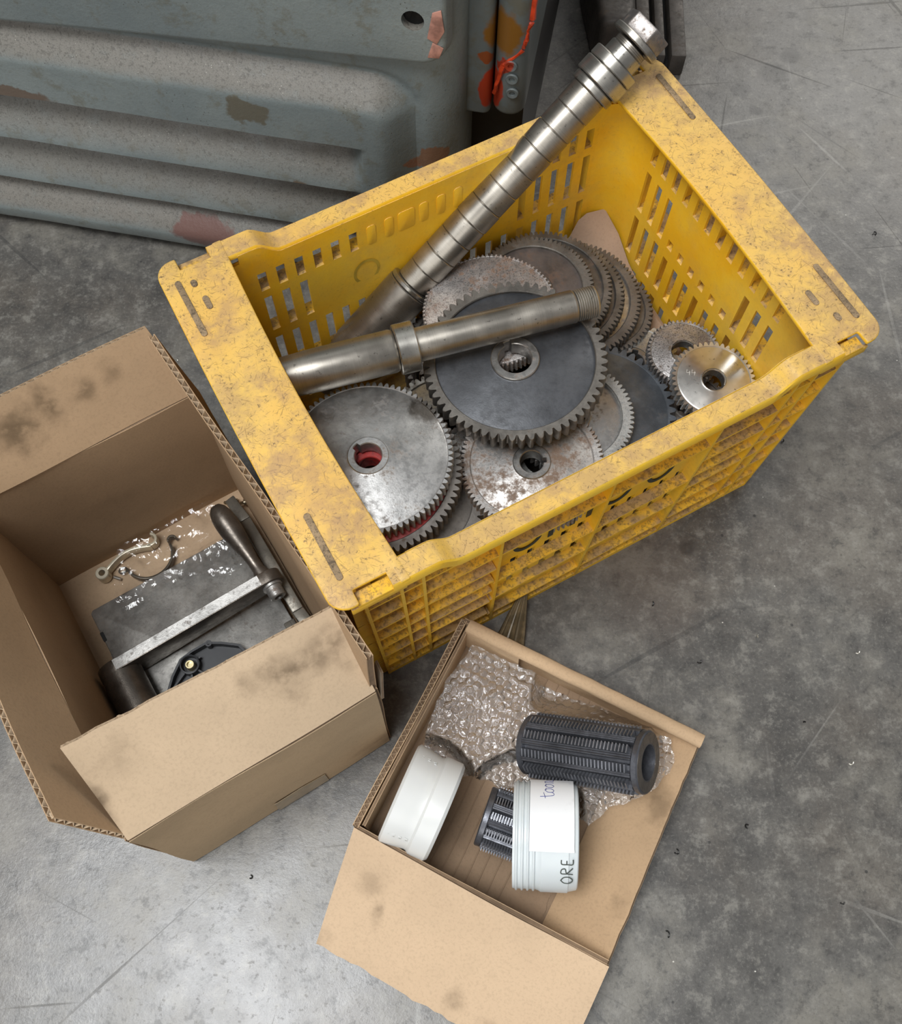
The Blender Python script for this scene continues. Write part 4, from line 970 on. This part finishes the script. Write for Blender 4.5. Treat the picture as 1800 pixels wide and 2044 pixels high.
# hob cutters
M_HTK = m_steel('hob_tooth_steel', (.27, .28, .31), .34, .0, grain=.2, metal=.7, dark=(.08, .08, .09))
M_HOB = m_steel('blackened_tool_steel', (.12, .124, .14), .34, .0, grain=.2, metal=.7, dark=(.03, .03, .033))
M_HF = m_steel('hob_end_face', (.16, .145, .13), .4, .0, grain=.25, metal=.7)
def hob(label, A, B, R, nrows, pitch, spin, bore):
    A, B = Vector(A), Vector(B); L = (B - A).length
    t = thing('hob_cutter', label, 'cutter', A, quat=(B - A).to_track_quat('Z', 'Y'), group='black hob cutters in the low box')
    Rc = R - .0034; N = nrows * 16; prof = []
    for i in range(N):
        f = (i % 16) / 16
        prof.append(Rc - .0062 if f < .20 else (Rc - .0018 if f < .62 else Rc + (.0004 if i % 2 else .0012)))
    e = .0065
    mb = ringmesh(N, [(bore, e), (prof, e), (prof, L - e), (bore, L - e)]); mb.build('gashed_body', M_HOB, t, smooth=True, angle=25)
    for z0, z1 in ((0, e + .0004), (L - e - .0004, L)):
        ringmesh(72, [(bore, z0), (R - .0042, z0), (R - .0030, z0 + .0012), (R - .0030, z1 - .0012), (R - .0042, z1), (bore, z1)]).build('end_ring', M_HOB, t, smooth=True, angle=30)
    ringmesh(72, [(bore + .0012, L - .0002), (R - .0048, L - .0002), (R - .0048, L + .0002), (bore + .0012, L + .0002)]).build('end_face', M_HF, t)
    first = None; nt = int((L - 2 * e) / pitch)
    mb = MB()
    for k in range(nt):
        z = e + .001 + k * pitch; w = pitch * .62; w2 = pitch * .34
        a0, a1 = .18 / nrows * 2 * PI, .60 / nrows * 2 * PI
        v = []
        for a, rb, rt in ((a0, Rc - .003, R), (a1, Rc - .0020, R - .0007)):
            c, s = math.cos(a), math.sin(a)
            v += [(rb * c, rb * s, z), (rt * c, rt * s, z + (w - w2) / 2), (rt * c, rt * s, z + (w + w2) / 2), (rb * c, rb * s, z + w)]
        mb.add(v, ((0, 1, 2, 3), (7, 6, 5, 4), (0, 4, 5, 1), (1, 5, 6, 2), (2, 6, 7, 3)))
    first = mb.build('tooth_row', M_HTK, t)
    first.rotation_euler = (0, 0, spin)
    for i in range(1, nrows):
        o = first.copy(); COL.objects.link(o); o.parent = t; o.rotation_euler = (0, 0, spin + i * 2 * PI / nrows)
    for ch in t.children:
        if ch.name.startswith('gashed_body'): ch.rotation_euler = (0, 0, spin)
    return t
HOB_A, HOB_B = (.0800, .1765, .0400), (.1845, .1505, .1010)
hob('long black hob cutter with open bore lying on the bubble wrap', HOB_A, HOB_B, .0322, 11, .0036, .12, .0165)
hob('shorter black hob cutter sticking out of the threaded white cup', (.0345, .1085, .0395), (.1120, .0815, .0395), .0315, 12, .0026, .35, .015)

# white plastic cups
def m_hdpe(name, col):
    t = NT(name); n = t.noise(30, 4, .6); g = t.noise(12, 3)
    c = t.mix(t.step(g, .35, .65), tuple(x * .93 for x in col), col)
    t.bump(n, .08, .0006)
    return t.fin(c, .33, 0, .5, **{'Subsurface Weight': .25, 'Subsurface Radius': (.01, .01, .012), 'Subsurface Scale': .3, 'Transmission Weight': .12})
M_W, M_W2 = m_hdpe('milky_white_plastic', (.78, .79, .77)), m_hdpe('cool_white_plastic', (.74, .79, .80))
LA, LB = Vector((-.0470, .1275, .0580)), Vector((-.0050, .1098, .0545))
LD = (LB - LA).normalized(); LLn = (LB - LA).length + .004
lid = thing('plastic_cup', 'smooth milky white plastic cup lying on its side at the left of the low box', 'cup', LA, quat=LD.to_track_quat('Z', 'Y'), group='white plastic cups of the cutter case')
cyl([(0, 0), (.030, 0), (.046, .0005), (.0488, .003), (.0480, .012), (.0468, .020), (.0456, .026), (.0460, .0285), (.0482, .031), (.0485, .0345), (.0484, LLn - .003), (.0455, LLn), (.0440, LLn), (.0440, .004), (0, .004)], 'cup_shell', M_W, lid, n=96)
for k, (z, a0) in enumerate(((.0085, 0), (.0150, 0), (.0215, 0), (.0065, 1), (.0125, 1), (.0185, 1), (.0245, 1))):
    q = LD.to_track_quat('Z', 'Y')
    upl = q.inverted() @ Vector((0, 0, 1)); ang = math.atan2(upl.y, upl.x)
    sg = q.inverted() @ Vector((LD.y, -LD.x, 0)); sgn = 1 if math.sin(math.atan2(sg.y, sg.x) - ang) > 0 else -1
    a = ang + sgn * (.98 if a0 else -.80)
    r = .0479 - .0000 - max(0, (z - .012) * .12)
    w = .0016
    pts = [(z - w, a - .028), (z + w, a - .028), (z + w, a + .028), (z - w * .2, a + .028)]
    MB().tube([((r + .0001) * math.cos(b), (r + .0001) * math.sin(b), zz) for zz, b in pts], .00045, 6).build('moulded_mark', M_W, lid, smooth=True)
JA, JB = Vector((.0625, .0902, .0555)), Vector((.1215, .0880, .0600))
JD = (JB - JA).normalized(); JL = (JB - JA).length; JR = .0498
jq = JD.to_track_quat('Z', 'Y')
jar = thing('threaded_cup', 'translucent white threaded plastic cup with handwritten paper label', 'cup', JA, quat=jq, group='white plastic cups of the cutter case')
pr = [(.0455, 0), (.0476, 0)]
for i in range(4): z0 = .002 + i * .0052; pr += [(.0478, z0), (.0494, z0 + .0010), (.0494, z0 + .0020), (.0478, z0 + .0032)]
pr += [(.0484, .0235), (JR, .026), (JR, JL - .012), (JR, JL - .009), (.0488, JL - .0085), (.0470, JL - .001), (.0455, JL), (0, JL), (0, JL - .003), (.0445, JL - .003), (.0455, JL - .006)]
cyl(pr, 'cup_shell', M_W2, jar, n=96, ang=25)
upl = jq.inverted() @ Vector((0, 0, 1)); J_UP = math.atan2(upl.y, upl.x)
sg = jq.inverted() @ Vector((0, 1, 0)); J_S = 1 if math.sin(math.atan2(sg.y, sg.x) - J_UP) > 0 else -1
def jp(z, b, off=.0):          # z along the axis, b angle from the top towards the far side
    a = J_UP + J_S * b; return Vector(((JR + off) * math.cos(a), (JR + off) * math.sin(a), z))
v = []; n = 24
for i in range(n + 1):
    b = -.37 + 1.62 * i / n
    for z in (.0150, .0548):
        v.append(jp(z + (.0007 if i == 0 else 0), b, .0008))
for i in range(n + 1):
    b = -.37 + 1.62 * i / n
    for z in (.0150, .0548): v.append(jp(z, b, .0011))
mb = MB(); k = 2 * (n + 1)
f = [(2 * i, 2 * i + 1, 2 * i + 3, 2 * i + 2) for i in range(n)] + [(k + 2 * i, k + 2 * i + 2, k + 2 * i + 3, k + 2 * i + 1) for i in range(n)]
f += [(2 * i, 2 * i + 2, k + 2 * i + 2, k + 2 * i) for i in range(n)] + [(2 * i + 1, k + 2 * i + 1, k + 2 * i + 3, 2 * i + 3) for i in range(n)] + [(0, k, k + 1, 1), (k - 2, k - 1, 2 * k - 1, 2 * k - 2)]
t = NT('white_paper'); g = t.noise(50, 4, .7); c = t.mix(t.mul(t.step(g, .55, .7), .3), (.82, .83, .84), (.6, .6, .6))
lab = mb.add(v, f).build('paper_label', t.bump(g, .3, .0006).fin(c, .6, 0, .3), jar, smooth=True)
M_PEN = m_plain('blue_ballpoint', (.05, .06, .22), .5); M_MRK = m_plain('black_marker', (.06, .07, .06), .6)
def write(strokes, z0, b0, h, wid, r, mat, name, parent, off):
    """strokes in letter space (x right, y up); the line reads from the near side to the far side"""
    for st in strokes:
        pts = []
        for i in range(len(st) - 1):
            for k in range(5):
                s = k / 5; p0 = st[max(0, i - 1)]; p1 = st[i]; p2 = st[i + 1]; p3 = st[min(len(st) - 1, i + 2)]
                q = [.5 * (2 * p1[d] + (p2[d] - p0[d]) * s + (2 * p0[d] - 5 * p1[d] + 4 * p2[d] - p3[d]) * s * s + (-p0[d] + 3 * p1[d] - 3 * p2[d] + p3[d]) * s ** 3) for d in (0, 1)]
                pts.append(q)
        pts.append(st[-1])
        MB().tube([jp(z0 - y * h, b0 + x * wid / JR, off) for x, y in pts], r, 6).build(name, mat, parent, smooth=True)
tt = [[(.05, 1.0), (.1, .5), (.2, .05), (.45, .0), (.6, .15)], [(-.15, .62), (.15, .66), (.55, .75)]]
def oo(x): return [(x + .25, .62), (x + .02, .45), (x + .0, .12), (x + .25, .0), (x + .48, .2), (x + .46, .5), (x + .25, .64), (x + .4, .6), (x + .6, .55)]
rr_ = [[(2.25, .0), (2.22, .4), (2.25, .62), (2.6, .62), (2.75, .35), (2.62, .1), (2.95, .0), (3.1, .1)]]
write(tt + [oo(.62), oo(1.35)] + rr_, .0365, .62, .0125, .0098, .00028, M_PEN, 'pen_stroke', lab, .0012)
O_ = [(.3, 1.0), (.0, .7), (.02, .25), (.35, .0), (.65, .3), (.62, .75), (.3, 1.0)]
R_1 = [(.95, .0), (.98, .5), (1.0, .98), (1.35, .95), (1.42, .65), (1.05, .5), (1.5, .02)]
E_1 = [[(2.15, .98), (1.82, .95), (1.8, .5), (1.82, .03), (2.2, .0)], [(1.82, .52), (2.1, .52)]]
write([O_, R_1] + E_1, .0540, -1.02, .0105, .0118, .00055, M_MRK, 'marker_stroke', jar, .0001)

# bubble wrap
M_BW = m_clear('bubble_wrap_film', gloss=.42, milk=.26, rough=.09, bscale=110)
bwp = [(.018, .2105), (.075, .214), (.150, .2125), (.205, .2125), (.234, .2155), (.246, .196), (.243, .178), (.236, .158), (.222, .142), (.206, .128), (.197, .104), (.186, .108), (.178, .118), (.150, .112), (.120, .109), (.105, .098), (.088, .100), (.065, .092), (.040, .092), (.020, .088), (.012, .12), (.010, .17)]
def tloc(w): w = Vector(w); d = w - Vector((T0[0], T0[1], 0)); return Vector((d.x * math.cos(TY) + d.y * math.sin(TY), -d.x * math.sin(TY) + d.y * math.cos(TY), w.z))
HA, HB = tloc(HOB_A), tloc(HOB_B)
def bwh(x, y):
    e = min(1, max(0, min(x - .008, .2135 - y) / .02)) if x < .2 else 1
    z = .024 + .014 * sstep(.10, .19, y) + .006 * noise.noise(Vector((x * 18, y * 18, 4))) + .0055 * crease(x, y, 17, 2) * .6 + .0014 * noise.noise(Vector((x * 150, y * 150, 1)))
    # hollow under the long hob, ridge of wrap leaning over its far side
    d = Vector((HB.x - HA.x, HB.y - HA.y)); L = d.length; d /= L; s = (x - HA.x) * d.x + (y - HA.y) * d.y; o = -(x - HA.x) * d.y + (y - HA.y) * d.x
    on = sstep(-.012, .006, s) * sstep(L + .02, L - .002, s)
    zc = HA.z + (HB.z - HA.z) * max(0, min(1, s / L)); under = zc - .036 - abs(o) * .02
    over = max(.03, zc * .55 + .014) + .004 * noise.noise(Vector((x * 40, y * 40, 8)))
    far = sstep(.016, .026, o + .008 * sstep(.03, .0, s) + .003 * noise.noise(Vector((x * 70, y * 70, 5)))) * sstep(.058, .032, o)
    if on > 0:
        low = min(z, max(.010, under)); z = z * (1 - on) + on * (low * (1 - far) + max(z, over) * far)
    # keep under the two cups and second hob
    for cx, cy, r in ((.036, .055, .05), (.135, .085, .052)):
        k = sstep(r + .012, r, math.hypot(x - cx, y - cy)); z = z * (1 - k) + .014 * k
    # bubbles
    pt = .0088; j = round(y / (pt * .866)); xx = x - (pt / 2 if j % 2 else 0); i = round(xx / pt); bx, by = i * pt + (pt / 2 if j % 2 else 0), j * pt * .866
    r = math.hypot(x - bx, y - by) / (pt * .47)
    if r < 1: z += .0021 * math.sqrt(max(0, 1 - r ** 2.5)) * (.55 + .45 * noise.noise(Vector((i * 3.1, j * 1.7, 0))))
    return z
bw = film('bubble_wrap', lambda s, t: (.005 + .245 * s, .082 + .137 * t), 330, 190, bwh, M_BW, lambda x, y: inpoly(x + .003 * noise.noise(Vector((x * 80, y * 80, 0))), y + .003 * noise.noise(Vector((x * 80, y * 80, 9))), bwp), (T0[0], T0[1], 0), TY)
tag(bw, 'crumpled clear bubble wrap spread in the low cardboard box', 'bubble wrap')

# dried leaf-like film scrap on the floor
mb = MB(); v = []; nr = 10; ns = 18
for i in range(nr + 1):
    t_ = i / nr
    for j in range(ns + 1):
        s = j / ns; w = .004 + .030 * t_ ** .8
        x = .0815 + (-.012) * t_ + (s - .72) * w; y = .345 - .060 * t_
        v.append((x, y, .006 + .012 * (1 - t_) + .0016 * math.sin(s * 34) * (.4 + t_) + .004 * math.sin(PI * s)))
mb.add(v, [(i * (ns + 1) + j, i * (ns + 1) + j + 1, (i + 1) * (ns + 1) + j + 1, (i + 1) * (ns + 1) + j) for i in range(nr) for j in range(ns)])
o = mb.build('tape_scrap', m_plain('brown_translucent_tape', (.20, .15, .085), .3, 0, .3), None, smooth=True)
md = o.modifiers.new('thick', 'SOLIDIFY'); md.thickness = .0004
tag(o, 'pleated brown scrap of tape on the floor between crate and low box', 'scrap')

# small debris on the floor
M_DB, M_DW = m_plain('black_swarf', (.025, .024, .023), .4, .6), m_plain('pale_swarf', (.5, .48, .42), .35, .6)
DEB = [(.1719, .3954, 0, 'by the crate front wall'), (.3812, .5342, 0, 'right of the crate'), (.3831, .0363, 0, 'near the right frame edge at the bottom'), (.2179, .3354, 0, 'between crate and low box'), (.2263, .0805, 0, 'just right of the low box'),
       (-.2045, .2716, 1, 'left'), (.2978, .1051, 0, 'right of the low box, middle'), (.3675, .2078, 0, 'in the open floor at right'), (.4329, .2855, 1, 'at the right edge'), (.532, .8292, 0, 'on the far right floor'), (.2642, .2724, 0, 'beyond the low box back corner'),
       (.2112, .0052, 0, 'by the lower right corner of the low box'), (-.190, .052, 0, 'in front of the tall box'), (.41, .17, 1, 'on the right floor'), (.33, .30, 1, 'on the dark stain'), (-.33, .63, 1, 'left of the crate back corner')]
for i, (x, y, k, w) in enumerate(DEB):
    if x == -.2045: x, y = -.40, .52; w = 'on the floor left of the tall box'
    a0 = random.random() * 6; mb = MB(); R_ = .0014 + .0016 * random.random(); tn = .5 + random.random() * (1.1 if not k else .3)
    pts = [(R_ * math.cos(a0 + tn * PI * q / 14) * (1 - q / 40), R_ * math.sin(a0 + tn * PI * q / 14), .0009 + .0016 * q / 14) for q in range(15)]
    o = mb.tube(pts, .0007, 5).build('metal_chip', M_DW if k else M_DB, None, smooth=True); o.location = (x, y, 0)
    tag(o, ('pale' if k else 'black') + ' curled metal chip ' + ('on the floor ' if 'floor' not in w and w not in ('left',) else '') + w, 'swarf', 'curled metal chips on the floor')
